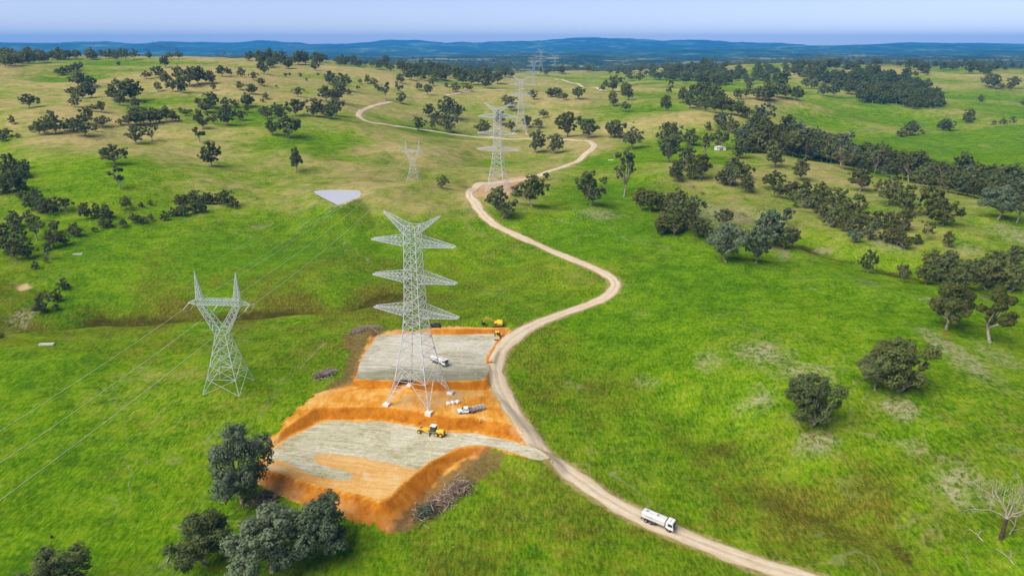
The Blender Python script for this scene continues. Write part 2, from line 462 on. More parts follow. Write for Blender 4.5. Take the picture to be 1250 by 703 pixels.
# spurs stand dry, hollows stay green
rel = (fbm(X, Y, 85, 3, 3.1) * 1.0 + fbm(X, Y, 250, 2, 8.3) * .8) * sstep(Y, 270, 420)
dry = np.clip(dry + rel * .62 * (.35 + dry), 0, 1); lush = np.clip(lush - rel * .8, 0, 1)
PADDOCK = [(q.x, q.y) for q in (hit(u, v) for u, v in [(1034,178),(1090,170.5),(1150,163),(1200,157),(1250,153),(1300,150),(1300,240),(1250,217),(1180,207),(1120,196)])]
pk = np.zeros(X.shape); mm = (X > 100) & (X < 1200) & (Y > 400) & (Y < 1500)
pk[mm] = sstep(poly_sdf(X[mm], Y[mm], PADDOCK), -4, 8)
dry *= 1 - .95 * pk; brown *= 1 - .8 * pk; bare *= 1 - .9 * pk; lush = lush * (1 - pk) + .62 * pk
# trodden bare earth under particular trees and on tracks: (u, v, half width px, half height px, amount)
SPOTS = [(372,232,9,3,.8),(412,252.5,26,1.6,.7),(1158,425,16,22,.85),(1100,497,18,13,.85),(995,540,30,14,.5),(650,238,26,8,.3),(858,258,30,9,.5),(730,262,34,9,.5),(1060,345,18,6,.4),(1215,432,18,16,.4),(1160,600,10,18,.6),
         (1200,612,8,20,.7),(30,385,18,14,.8),(20,348,14,4,.6),(760,350,22,10,.5),(885,262,40,8,.5),(660,380,25,8,.3),(955,310,16,8,.4),(1085,298,30,9,.4),(640,152,20,5,.3),(1240,285,24,14,.5),(1000,352,50,2,.42),(1070,362,34,2,.42),(1000,307,20,5,.5),(940,278,22,6,.5),(1180,305,20,6,.45),(1215,365,26,5,.5),(1140,366,18,3,.5),(760,340,9,5,.4),(985,155,14,2,.8),(1245,128,9,3,.8),(1060,160,30,3,.55),(1130,150,26,3,.5),
         (1175,585,20,14,.6),(1110,545,22,14,.3),(10,535,8,6,.6),(790,465,26,12,.35),(860,440,22,12,.4),(930,430,30,12,.5),(985,455,30,12,.45),(920,490,30,10,.4),(700,470,18,8,.4)]
spot = np.zeros(X.shape)
for u, v, a, b, s in SPOTS:
    p = hit(u, v); e = hit(u + a, v); f = hit(u, v - b)
    if p is None or e is None or f is None: continue
    rx = max(1.0, abs(e.x - p.x)); ry = min(60, max(1.0, (f - p).length))
    spot = np.maximum(spot, s * np.exp(-(((X - p.x) / rx) ** 2 + ((Y - p.y) / ry) ** 2)))
FENCE_PX = [(395,418),(372,440),(345,468),(318,505),(290,545),(262,590),(235,630),(212,672),(196,700)]
FP = [hit(*q) for q in FENCE_PX]
trail = np.full(X.shape, 99.0); mm = (X > -140) & (X < 0) & (Y > 120) & (Y < 330)
for p, q in zip(FP, FP[1:]):
    ex, ey = q.x - p.x, q.y - p.y; t = np.clip(((X[mm] - p.x) * ex + (Y[mm] - p.y) * ey) / (ex * ex + ey * ey), 0, 1)
    trail[mm] = np.minimum(trail[mm], np.hypot(X[mm] - p.x - t * ex - .8, Y[mm] - p.y - t * ey))
dry = np.clip(dry + .32 * np.exp(-(trail / .9) ** 2), 0, 1)
bare = np.clip(bare * .9 + spot, 0, 1)

def gpts(L):
    out = []
    for u, v in L:
        h = hit(u, v); out.append((h.x, h.y))
    return out
SOIL = gpts([(308,590),(322,545),(350,512),(385,480),(428,464),(434,442),(448,412),(464,404),(520,402),(528,398),(624,398),(622,412),(612,425),(603,440),(606,470),(618,495),(642,530),
             (664,553),(640,558),(600,548),(580,566),(556,582),(532,606),(503,637),(484,649),(470,649),(420,632),(350,608)])
TOPSOIL = gpts([(597,546),(569,561),(541,580),(520,599),(498,623),(478,649),(500,648),(530,630),(556,608),(580,592),(598,580),(613,566),(617,553)])
TOPSOIL2 = gpts([(388,478),(420,455),(424,430),(418,412),(432,402),(464,399),(470,406),(452,412),(440,440),(434,466),(410,474)])
TAN = gpts([(573,238),(586,226),(600,222),(632,216),(650,213),(655,217),(636,226),(622,240),(604,245),(588,240)])
TAN2 = gpts([(474,498),(490,481),(530,475),(600,477),(588,484),(562,491),(535,499),(505,505)])
BURROW = gpts([(18,352),(30,345),(42,347),(36,353),(24,356)])
soil = np.full(X.shape, -60.0); top = np.full(X.shape, -60.0); tan = np.full(X.shape, -60.0)
m = (X > -150) & (X < 90) & (Y > 120) & (Y < 420)
soil[m] = poly_sdf(X[m], Y[m], SOIL)
top[m] = np.maximum(poly_sdf(X[m], Y[m], TOPSOIL), poly_sdf(X[m], Y[m], TOPSOIL2))
m = (X > -250) & (X < 80) & (Y > 190) & (Y < 700)
tan[m] = np.maximum(np.maximum(poly_sdf(X[m], Y[m], TAN), poly_sdf(X[m], Y[m], BURROW)), np.minimum(poly_sdf(X[m], Y[m], TAN2) - 1.5, .15))
_ds = poly_sdf(X[m], Y[m], _dp); tan[m] = np.maximum(tan[m], np.where(_ds > 0, -60, 1.9 + _ds))

ROAD_PX = [(1400,815),(1200,768),(1060,731),(990,707),(931,690),(888,675),(845,658),(802,641),(761,621),(730,602),(695,577),(666,553),(648,532),(632,511),(618,490),(608.5,469),(604.5,450),
           (607.5,433),(618,419),(632,408),(651,397),(680,385.5),(710,375),(735,365),(747,356),(751,347),(745,338),(722,326),(690,313),(660,300),(630,287),(605,275),(589,261),(579,246),(573,237),
           (580,229),(600,224),(630,221),(660,214),(690,203),(712,191),(724,181),(723,175),(705,171.8),(670,170.5),(640,169.5),(600,168),(560,165),(525,160),(490,155),(460,151),(443,146),
           (438,140),(447,133),(462,128),(478,124.5)]
ROAD_W = {0: 5.5, 8: 6.2, 11: 7.4, 14: 6.6, 17: 6.4, 18: 7.0, 20: 6.6, 23: 5.6, 28: 5.5, 34: 6, 40: 6.5, 55: 6.0}
TRACK2_PX = [(545,117.5),(560,114),(580,111),(610,110),(640,108.5)]
TRACK3_PX = [(678,97),(694,100.5),(710,105.5),(730,108.5),(755,110.5)]
def smooth_path(L, step, widths):
    P = []
    for i, (u, v) in enumerate(L):
        h = hit(u, v)
        if h is not None: P.append((h.x, h.y, float(np.interp(i, list(widths), list(widths.values())))))
    P = np.array(P)
    # Catmull-Rom
    out = []
    for i in range(len(P) - 1):
        p0, p1, p2, p3 = P[max(i - 1, 0)], P[i], P[i + 1], P[min(i + 2, len(P) - 1)]
        n = max(2, int(np.hypot(*(p2 - p1)[:2]) / step))
        for t in np.arange(n) / n:
            out.append(.5 * ((2 * p1) + (-p0 + p2) * t + (2 * p0 - 5 * p1 + 4 * p2 - p3) * t * t + (-p0 + 3 * p1 - 3 * p2 + p3) * t ** 3))
    out.append(P[-1]); out = np.array(out)
    for _ in range(4):
        out[1:-1] = (out[:-2] + 2 * out[1:-1] + out[2:]) / 4
    return out
ROADS = [smooth_path(ROAD_PX, 1.2, ROAD_W), smooth_path(TRACK2_PX, 4, {0: 5, 1: 5}), smooth_path(TRACK3_PX, 4, {0: 7, 1: 7})]
roadd = np.full(X.shape, 60.0)
for Rd in ROADS:
    sub = Rd[::3]
    m = (X > sub[:, 0].min() - 30) & (X < sub[:, 0].max() + 30) & (Y > sub[:, 1].min() - 30) & (Y < sub[:, 1].max() + 30)
    d = np.full(m.sum(), 60.0); xs, ys = X[m], Y[m]
    for k in range(len(sub) - 1):
        ax, ay, aw = sub[k]; ex, ey = sub[k + 1][:2] - sub[k][:2]
        t = np.clip(((xs - ax) * ex + (ys - ay) * ey) / (ex * ex + ey * ey + 1e-9), 0, 1)
        d = np.minimum(d, np.hypot(xs - ax - t * ex, ys - ay - t * ey) - aw / 2)
    roadd[m] = np.minimum(roadd[m], d)

# ---- ground material: grasses, herbage, bare soil, turned earth
g = NT('pasture')
nL = g.noise(1 / 55, 4, .55); nM = g.noise(1 / 9, 5, .6); nS = g.noise(.55, 5, .7)
nT = g.noise(1.0, 4, .7, g.mapping((1.3, .42, 1), R(-24)))
nB = g.noise(1 / 17, 5, .65, dist=.6); nC = g.noise(1 / 4.2, 4, .65, dist=.4)
s = g.math('ADD', g.math('MULTIPLY', nM, .42), g.math('ADD', g.math('MULTIPLY', nT, .62), g.math('MULTIPLY', nL, .22)))
s = g.math('ADD', s, g.math('ADD', g.math('MULTIPLY', nS, .38), g.math('MULTIPLY', nC, .26)))
s = g.math('SUBTRACT', s, g.math('MULTIPLY', g.attr('lush'), .10))
GREEN = g.ramp(g.ss(s, .62, 1.24), [(0, (.020, .052, .001)), (.25, (.052, .118, .002)), (.5, (.112, .205, .002)), (.72, (.178, .248, .010)), (1, (.34, .34, .05))])
c = g.mix(g.math('MULTIPLY', g.attr('lush'), .30), GREEN, (.075, .21, .001))
# yellowing and brown herbage
bf = g.ss(g.math('ADD', g.math('MULTIPLY', g.attr('brown'), .58), g.math('ADD', g.math('MULTIPLY', nB, .5), g.math('MULTIPLY', nC, .42))), .56, .92)
BROWN = g.ramp(nT, [(.30, (.030, .032, .004)), (.5, (.085, .072, .008)), (.68, (.17, .135, .022))])
c = g.mix(g.math('MULTIPLY', bf, .85), c, BROWN)
df = g.ss(g.math('ADD', g.math('MULTIPLY', g.attr('dry'), .68), g.math('ADD', g.math('MULTIPLY', nB, .38), g.math('MULTIPLY', nM, .32))), .50, .94)
DRY = g.ramp(g.math('ADD', g.math('MULTIPLY', nC, .55), g.math('MULTIPLY', nB, .5)), [(.36, (.15, .17, .035)), (.47, (.25, .23, .075)), (.57, (.36, .285, .12)), (.72, (.44, .31, .165))])
c = g.mix(g.math('MULTIPLY', df, .92), c, DRY)
ef = g.ss(g.math('ADD', g.math('MULTIPLY', g.attr('bare'), .62), g.math('ADD', g.math('MULTIPLY', nC, .50), g.math('MULTIPLY', nB, .32))), .62, .92)
EARTH = g.ramp(nS, [(.3, (.14, .14, .06)), (.55, (.25, .235, .13)), (.75, (.36, .33, .23))])
ef = g.math('MULTIPLY', ef, g.ss(g.math('ADD', nS, g.math('MULTIPLY', nT, .6)), .66, .88))
c = g.mix(g.math('MULTIPLY', ef, .9), c, EARTH)
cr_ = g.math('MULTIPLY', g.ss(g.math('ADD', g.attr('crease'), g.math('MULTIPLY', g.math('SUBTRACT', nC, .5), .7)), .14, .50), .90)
c = g.mix(cr_, c, g.ramp(nS, [(.3, (.018, .026, .003)), (.52, (.048, .044, .006)), (.72, (.13, .09, .022))]))  # gully beds: dark rank growth, with the bank's shade put into the colour
# small seed-head flecks
fl = g.math('MULTIPLY', g.ss(g.noise(1.5, 4, .8), .56, .70), g.ss(g.noise(1 / 13, 4, .7, dist=.5), .46, .62))
c = g.mix(g.math('MULTIPLY', fl, .62), c, (.40, .36, .13))
dk = g.ss(g.noise(1.1, 4, .78), .43, .30)
c = g.mix(g.math('MULTIPLY', dk, .42), c, (.016, .042, .003))
# winding stock pads through the grass
tkn = g.math('ABSOLUTE', g.math('SUBTRACT', g.noise(1 / 38, 2, .5, dist=1.2), .5))
tkm = g.math('MULTIPLY', g.ss(tkn, .010, .002), g.ss(g.noise(1 / 70, 2, .5), .50, .62))
c = g.mix(g.math('MULTIPLY', tkm, .42), c, EARTH)
# far country: woods and pale paddocks
f1 = g.noise(1 / 420, 5, .7, dist=.5); f2 = g.noise(1 / 90, 3, .7)
FAR_C = g.ramp(g.math('ADD', g.math('MULTIPLY', f1, .7), g.math('MULTIPLY', f2, .3)), [(.42, (.018, .035, .014)), (.52, (.03, .055, .02)), (.56, (.16, .17, .06)), (.66, (.33, .30, .15))])
c = g.mix(g.attr('far'), c, FAR_C)
# road verge, brown topsoil, orange subsoil, pale fill
vg = g.math('ADD', g.attr('roadd'), g.math('MULTIPLY', g.math('SUBTRACT', nC, .5), 5.0))
c = g.mix(g.math('MULTIPLY', g.ss(vg, 1.6, -.2), .7), c, g.ramp(nS, [(.3, (.22, .17, .07)), (.6, (.36, .27, .13)), (.8, (.44, .34, .19))]))
so = g.math('ADD', g.attr('soil'), g.math('ADD', g.math('MULTIPLY', g.math('SUBTRACT', nC, .5), 5.5), g.math('MULTIPLY', g.math('SUBTRACT', nS, .5), 2.0)))
nO = g.noise(.085, 6, .72, dist=1.2); nO2 = g.noise(.5, 4, .7, g.mapping((1, .3, 1), R(20)))
of_ = g.math('ADD', g.math('MULTIPLY', nO, .60), g.math('MULTIPLY', nO2, .44))
CUT = g.ramp(of_, [(.36, (.20, .062, .006)), (.48, (.34, .115, .008)), (.58, (.44, .165, .014)), (.70, (.50, .25, .05))])
FLATC = g.ramp(of_, [(.38, (.36, .145, .012)), (.49, (.52, .225, .026)), (.57, (.58, .31, .065)), (.64, (.56, .39, .16)), (.72, (.48, .41, .27))])
ORANGE = g.mix(g.attr('flat'), CUT, FLATC)
spill = g.math('MULTIPLY', g.ss(so, 5.5, .3), g.ss(nB, .42, .60))
ORANGE = g.mix(g.math('MULTIPLY', spill, .40), ORANGE, g.ramp(nS, [(.3, (.40, .26, .11)), (.6, (.55, .42, .24)), (.8, (.62, .50, .33))]))
clod = g.ss(g.noise(1.4, 4, .8), .44, .30)
ORANGE = g.mix(g.math('MULTIPLY', clod, .55), ORANGE, (.16, .055, .010))
c = g.mix(g.ss(so, -.4, .7), c, ORANGE)
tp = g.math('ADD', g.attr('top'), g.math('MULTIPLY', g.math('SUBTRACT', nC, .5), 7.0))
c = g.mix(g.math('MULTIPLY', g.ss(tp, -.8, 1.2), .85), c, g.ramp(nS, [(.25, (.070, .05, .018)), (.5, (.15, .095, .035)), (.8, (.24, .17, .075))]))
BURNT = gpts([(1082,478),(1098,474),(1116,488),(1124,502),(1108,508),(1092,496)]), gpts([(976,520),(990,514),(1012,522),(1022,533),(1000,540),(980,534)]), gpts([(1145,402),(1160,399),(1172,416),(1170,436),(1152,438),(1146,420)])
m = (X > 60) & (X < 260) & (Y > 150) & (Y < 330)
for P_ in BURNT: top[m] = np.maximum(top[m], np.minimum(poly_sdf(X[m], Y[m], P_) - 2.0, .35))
tn = g.math('ADD', g.attr('tan'), g.math('MULTIPLY', g.math('SUBTRACT', nC, .5), 5.0))
c = g.mix(g.ss(tn, -1.0, 1.5), c, g.ramp(nM, [(.3, (.40, .25, .12)), (.7, (.50, .36, .21))]))
g.bump(g.math('ADD', g.math('ADD', nT, nS), nC), .6, .45)
bs_ = [n for n in g.n if n.bl_idname == 'ShaderNodeBump'][0]
g.set(bs_.inputs['Strength'], g.math('SUBTRACT', .6, g.math('MULTIPLY', g.ss(g.attr('soil'), -1, 1), .48)))
PASTURE = g.out(c, 1.0, 0, 0.0)
gx_ = np.gradient(GZ, GX, axis=0); gy_ = np.gradient(GZ, GY, axis=1)
flat_at = 1 - sstep(np.hypot(gx_, gy_), .24, .40)
r_ = np.hypot(X, Y)
far_at = sstep(r_, 2300, 3600)
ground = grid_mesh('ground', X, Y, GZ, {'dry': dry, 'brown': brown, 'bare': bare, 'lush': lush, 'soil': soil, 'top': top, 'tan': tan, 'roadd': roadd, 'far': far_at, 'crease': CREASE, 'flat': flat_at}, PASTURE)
tag(ground, kind='structure')

# ---- access tracks: crowned sheets laid over the ground with two wheel ruts
rd = NT('track_gravel')
uvn = rd.node('ShaderNodeAttribute'); uvn.attribute_name = 'across'; ac = uvn.outputs['Fac']
n1 = rd.noise(.35, 5, .7); n2 = rd.noise(2.2, 4, .7); n3 = rd.noise(.06, 3, .5)
alen = rd.attr('along')
vec = rd.node('ShaderNodeCombineXYZ'); rd.l.new(rd.math('MULTIPLY', ac, 5.5), vec.inputs[0]); rd.l.new(rd.math('MULTIPLY', alen, .10), vec.inputs[1])
st = rd.noise(1.0, 4, .6, vec.outputs[0], .5)
base = rd.ramp(rd.math('ADD', rd.math('MULTIPLY', n1, .5), rd.math('MULTIPLY', st, .5)), [(.3, (.34, .265, .155)), (.5, (.49, .41, .28)), (.7, (.58, .51, .39))])
rut = rd.ss(rd.math('ABSOLUTE', rd.math('SUBTRACT', rd.math('ABSOLUTE', ac), .36)), .16, .03)
base = rd.mix(rd.math('MULTIPLY', rut, .35), base, (.58, .52, .43))
mid = rd.ss(rd.math('ABSOLUTE', ac), .16, .02)
base = rd.mix(rd.math('MULTIPLY', mid, rd.math('MULTIPLY', st, .6)), base, (.27, .20, .09))
edge = rd.ss(rd.math('ADD', rd.math('ABSOLUTE', ac), rd.math('MULTIPLY', rd.math('SUBTRACT', n1, .5), .5)), .72, .98)
base = rd.mix(rd.math('MULTIPLY', edge, .75), base, rd.ramp(n2, [(.3, (.20, .145, .055)), (.7, (.36, .26, .12))]))
rd.bump(n2, .3, .08)
TRACK = rd.out(base, .95, 0, .1)
def road_sheet(Rd, name):
    K = 12
    t = np.gradient(Rd[:, :2], axis=0); t /= np.linalg.norm(t, axis=1)[:, None]
    nrm = np.stack([-t[:, 1], t[:, 0]], 1)
    s = np.cumsum(np.r_[0, np.linalg.norm(np.diff(Rd[:, :2], axis=0), axis=1)])
    a = np.linspace(-1, 1, K + 1)
    jl = fbm(s, s * 0 + 3.3, 7, 3) * 1.5; jr = fbm(s, s * 0 + 9.9, 7, 3) * 1.5
    half = Rd[:, 2, None] / 2 * np.abs(a)[None] * np.sign(a)[None] + np.where(a < 0, -jl[:, None] * np.maximum(np.abs(a) - .6, 0) / .4, jr[:, None] * np.maximum(np.abs(a) - .6, 0) / .4)
    x = Rd[:, 0, None] + nrm[:, 0, None] * half; y = Rd[:, 1, None] + nrm[:, 1, None] * half
    dist = np.hypot(x, y)
    lift = .05 + .00045 * np.maximum(dist - 200, 0)
    z = ground_z(x, y) + lift * (1 - np.abs(a)[None] ** 6 * .9)
    ar = np.repeat(a[None], len(Rd), 0); al = np.repeat(s[:, None], K + 1, 1)
    o = grid_mesh(name, x, y, z, {'across': ar, 'along': al}, TRACK)
    return tag(o, kind='structure')
for Rd in ROADS: road_sheet(Rd, 'dirt_track')

# ---- work pads: flat sheets of crushed rock
def pad_material(name, cols, rz, damp=None, freq=1.3):
    p = NT(name)
    q = p.noise(.22, 3, .5, dist=.3)
    # grader and roller passes: streaks drawn out along the pad, bent by a broad warp
    w1 = p.node('ShaderNodeMapping'); p.l.new(p.obj(), w1.inputs[0])
    w1.inputs['Rotation'].default_value = (0, 0, rz)
    wn_ = p.node('ShaderNodeTexNoise'); wn_.inputs['Scale'].default_value = .035; wn_.inputs['Detail'].default_value = 2
    p.l.new(p.obj(), wn_.inputs['Vector'])
    sub = p.node('ShaderNodeVectorMath'); sub.operation = 'SCALE'; p.l.new(wn_.outputs['Color'], sub.inputs[0]); sub.inputs['Scale'].default_value = 9
    ad = p.node('ShaderNodeVectorMath'); ad.operation = 'ADD'; p.l.new(w1.outputs[0], ad.inputs[0]); p.l.new(sub.outputs[0], ad.inputs[1])
    m2 = p.node('ShaderNodeMapping'); p.l.new(ad.outputs[0], m2.inputs[0]); m2.inputs['Scale'].default_value = (.03, freq, 1)
    st = p.noise(1.0, 5, .7, m2.outputs[0], .3)
    big = p.noise(.045, 3, .55, dist=.5); fine = p.noise(3.0, 3, .7)
    blot = p.noise(.30, 5, .75, dist=1.5)
    f = p.math('ADD', p.math('MULTIPLY', st, .30), p.math('ADD', p.math('MULTIPLY', big, .26), p.math('ADD', p.math('MULTIPLY', blot, .28), p.math('MULTIPLY', fine, .22))))
    c = p.ramp(f, cols)
    if damp:
        sx = p.node('ShaderNodeSeparateXYZ'); p.l.new(p.obj(), sx.inputs[0])
        yy = p.math('ADD', sx.outputs[1], p.math('ADD', p.math('MULTIPLY', p.math('SUBTRACT', big, .5), 12), p.math('MULTIPLY', p.math('SUBTRACT', st, .5), 9)))
        c = p.mix(p.math('MULTIPLY', p.ss(yy, damp[0] + damp[1], damp[0] - damp[1]), .95), c, p.ramp(f, [(.38, (.125, .13, .075)), (.50, (.20, .205, .125)), (.66, (.32, .315, .22))]))
    # scuffs where wheels have turned, and spilled orange soil
    sc1 = p.ss(p.noise(.10, 4, .6, dist=2.5), .58, .66)
    c = p.mix(p.math('MULTIPLY', sc1, .25), c, (.60, .57, .50))
    sp = p.math('MULTIPLY', p.ss(p.noise(.13, 5, .75), .62, .72), .35)
    c = p.mix(sp, c, (.46, .27, .09))
    p.bump(p.math('ADD', st, fine), .35, .12)
    return p.out(c, .95, 0, .1)
LOW_MAT = pad_material('lower_pad_rock', [(.42, (.19, .17, .08)), (.49, (.32, .30, .175)), (.55, (.43, .41, .29)), (.63, (.58, .55, .46))], R(11))
UP_MAT = pad_material('upper_pad_rock', [(.42, (.20, .19, .11)), (.49, (.33, .315, .22)), (.55, (.44, .42, .33)), (.64, (.56, .53, .46))], R(3), (at_z(520, 449, Z_UP)[1], 6.0), .8)
SAND_MAT = pad_material('sandy_fill', [(.36, (.36, .14, .025)), (.47, (.48, .24, .06)), (.58, (.56, .36, .13)), (.72, (.62, .48, .27))], R(14))
def pad_sheet(name, pts, z, mat, jit=.5):
    P = [Vector((p[0], p[1])) for p in pts]
    # corner-rounded, finely divided, slightly ragged outline
    dense = []
    for i in range(len(P)):
        a, b = P[i], P[(i + 1) % len(P)]
        n = max(2, int((b - a).length / .5))
        dense += [a.lerp(b, k / n) for k in range(n)]
    A = np.array([tuple(p) for p in dense])
    for _ in range(14): A = (np.roll(A, 1, 0) + 2 * A + np.roll(A, -1, 0)) / 4
    t = np.roll(A, -1, 0) - np.roll(A, 1, 0); t /= np.linalg.norm(t, axis=1)[:, None]
    A = A + np.stack([-t[:, 1], t[:, 0]], 1) * (fbm(A[:, 0], A[:, 1], 5, 3, 2.2) * jit)[:, None] * 2
    mb = MB(); mb._add([(x, y, z) for x, y in A], [tuple(range(len(A)))])
    o = mb.build(name, mat)
    if o.data.polygons[0].normal.z < 0: o.data.flip_normals()
    return tag(o, kind='structure')
zl = lambda L, z: [at_z(u, v, z) for u, v in L]
pad_sheet('work_pad', zl([(320,571),(328,552),(354,533),(396,513),(470,514),(545,528),(575,528),(599,532),(622,537),(643,543),(662,552),(668,560),(655,562),(640,557.5),(620,550),(598,544.5),(575,543.5),(555,548),(529,561),(504,579),(485,597),(469,611),(400,595),(350,580)], Z_LOW + .03),
          Z_LOW + .03, SAND_MAT, .3)
pad_sheet('gravel_sheet', zl([(327,556),(333,548),(356,532),(397,514),(470,515),(545,528.5),(575,528.5),(599,532.5),(622,537.5),(643,543.5),(661,552.5),(666,560),(655,561.5),(640,557),(620,549.5),(598,544),(575,543),(554,547),(527,560),(508,574),(497,571),(460,561),(425,555),(395,553),
                              (383,557),(386,565),(405,572),(432,576),(430,584),(405,586),(378,579),(358,568),(350,562),(338,562)], Z_LOW + .05), Z_LOW + .05, LOW_MAT, .5)
pad_sheet('gravel_sheet', zl([(461,409),(525,406.5),(614,405.5),(604,419),(593,438),(596,445),(597,454),(590.5,463.5),(520,465),(434,462),(444,433)], Z_UP + .03), Z_UP + .03, UP_MAT, .3)

# ---- farm dam
wz = DAM_Z
w = NT('dam_water')
w.bump(w.noise(.6, 2), .04, .1)
WATER = w.out((.50, .49, .47), .14, 0, .7)
wpts = [at_z(u + (u - 411) * .03, v, wz) for u, v in DAM_PX]
pad_sheet('water', wpts, wz, WATER, .2)

# ---- far ranges
def range_mesh(name, y0, y1, x0, x1, hgt, seed, dx, dy, mat):
    xs = np.arange(x0, x1, dx); ys = np.arange(y0, y1, dy)
    A, B = np.meshgrid(xs, ys, indexing='ij')
    ridge = .5 + fbm(A + B * .3, B * .6, 2600, 6, seed, .58) * 1.05
    t = (B - y0) / (y1 - y0)
    env = np.sin(np.clip(t, 0, 1) * math.pi) ** .8
    Z = hgt(A) * .70 * env * (.60 + .75 * ridge) - 22
    return tag(grid_mesh(name, A, B, Z, {}, mat), kind='structure')
hm = NT('haze_tinted_wooded_range')
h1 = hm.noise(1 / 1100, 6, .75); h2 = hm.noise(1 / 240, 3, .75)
HILLM = hm.out(hm.ramp(hm.math('ADD', hm.math('MULTIPLY', h1, .6), hm.math('MULTIPLY', h2, .4)), [(.40, (.010, .045, .042)), (.53, (.028, .085, .066)), (.58, (.10, .17, .11)), (.68, (.24, .28, .17))]), .95, 0, .05)  # forest greens shifted to blue: part of the haze put into the base colour
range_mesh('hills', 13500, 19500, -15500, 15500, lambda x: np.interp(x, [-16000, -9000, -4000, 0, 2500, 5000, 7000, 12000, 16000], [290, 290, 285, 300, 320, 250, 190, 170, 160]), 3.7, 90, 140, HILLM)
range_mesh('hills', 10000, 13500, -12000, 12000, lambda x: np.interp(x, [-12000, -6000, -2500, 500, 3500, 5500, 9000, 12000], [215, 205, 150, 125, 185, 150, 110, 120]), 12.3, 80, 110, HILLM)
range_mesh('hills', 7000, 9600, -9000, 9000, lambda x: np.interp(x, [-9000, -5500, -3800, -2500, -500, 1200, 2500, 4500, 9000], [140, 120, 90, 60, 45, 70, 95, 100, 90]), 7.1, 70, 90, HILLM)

# ---- haze
hz = MB(); hz.box((0, 9700, 105), (34000, 22600, 490))
haze = hz.build('haze', bpy.data.materials.new('haze_air'))
hmtl = haze.data.materials[0]; hmtl.use_nodes = True
hmtl.node_tree.nodes.clear()
pv = hmtl.node_tree.nodes.new('ShaderNodeVolumePrincipled'); ho = hmtl.node_tree.nodes.new('ShaderNodeOutputMaterial')
pv.inputs['Color'].default_value = (*HAZE_COLOR, 1); pv.inputs['Density'].default_value = HAZE_DENSITY
pv.inputs['Anisotropy'].default_value = 0.0
hmtl.node_tree.links.new(pv.outputs[0], ho.inputs['Volume'])
tag(haze, kind='stuff')
# ------------------------------------------------------------------ lattice towers
def metal(name, c, rough=.5, m=.35):
    t = NT(name); n = t.noise(.5, 4, .7)
    return t.out(t.mix(t.ss(n, .3, .7), tuple(q * .8 for q in c), c), rough, m, .4)
STEEL = metal('galvanised_steel', (.62, .65, .68), .5, .25)
OLDSTEEL = metal('weathered_steel', (.58, .64, .62), .55, .2)
CONC = plain('pale_concrete', (.66, .63, .57), .9)
GLASSI = plain('insulator_glass', (.55, .60, .60), .2)
def lerp(a, b, t): return a + (b - a) * t
def lattice_body(mb, prof, panels, legw, brw):
    """square lattice mast: prof = [(z, half width)], panels = list of z levels"""
    hw = lambda z: float(np.interp(z, [p[0] for p in prof], [p[1] for p in prof]))
    C4 = [(-1, -1), (1, -1), (1, 1), (-1, 1)]
    for k in range(len(prof) - 1):
        (z0, h0), (z1, h1) = prof[k], prof[k + 1]
        for sx, sy in C4: mb.bar((sx * h0, sy * h0, z0), (sx * h1, sy * h1, z1), lerp(legw, legw * .6, z0 / prof[-1][0]), lerp(legw, legw * .6, z1 / prof[-1][0]))
    for k in range(len(panels) - 1):
        z0, z1 = panels[k], panels[k + 1]; h0, h1 = hw(z0), hw(z1)
        for i in range(4):
            a, b = C4[i], C4[(i + 1) % 4]
            p = lambda c, h, z: Vector((c[0] * h, c[1] * h, z))
            A0, B0, A1, B1 = p(a, h0, z0), p(b, h0, z0), p(a, h1, z1), p(b, h1, z1)
            if z1 - z0 > 6:
                # big panels: K bracing up to the tie, with secondary members
                M = (A1 + B1) / 2
                for F, T in ((A0, A1), (B0, B1)):
                    mb.bar(F, M, brw * 1.25)
                    for q in (.3, .55, .78):
                        mb.bar(F.lerp(T, q), F.lerp(M, q), brw * .8)
                        mb.bar(F.lerp(T, q), F.lerp(M, max(0, q - .24)), brw * .7)
            else:
                mb.bar(A0, B1, brw); mb.bar(B0, A1, brw)
            mb.bar(A1, B1, brw)
        if k % 2 == 1 or z1 - z0 > 6:
            mb.bar((-h1, -h1, z1), (h1, h1, z1), brw * .8); mb.bar((h1, -h1, z1), (-h1, h1, z1), brw * .8)
def arm(mb, sx, z0, z1, hb0, hb1, L, ztip, tw, w, brw, n=6):
    """tapered lattice bracket from the mast face (two chords below, two above) to a blunt tip"""
    r = []
    for sy in (-1, 1):
        lo0, lo1 = Vector((sx * hb0, sy * hb0, z0)), Vector((sx * L, sy * tw, ztip))
        hi0, hi1 = Vector((sx * hb1, sy * hb1, z1)), Vector((sx * L, sy * tw, ztip + .35))
        mb.bar(lo0, lo1, w); mb.bar(hi0, hi1, w)
        r.append((lo0, lo1, hi0, hi1))
    for k in range(n):
        t0, t1 = k / n, (k + 1) / n
        for lo0, lo1, hi0, hi1 in r:
            mb.bar(lo0.lerp(lo1, t0), hi0.lerp(hi1, t1), brw); mb.bar(hi0.lerp(hi1, t0), lo0.lerp(lo1, t1), brw)
            mb.bar(lo0.lerp(lo1, t1), hi0.lerp(hi1, t1), brw * .8)
        a, b = r
        mb.bar(a[0].lerp(a[1], t0), b[0].lerp(b[1], t1), brw); mb.bar(b[0].lerp(b[1], t0), a[0].lerp(a[1], t1), brw)
        mb.bar(a[2].lerp(a[3], t0), b[2].lerp(b[3], t1), brw * .9)
        mb.bar(a[0].lerp(a[1], t1), b[0].lerp(b[1], t1), brw * .9)

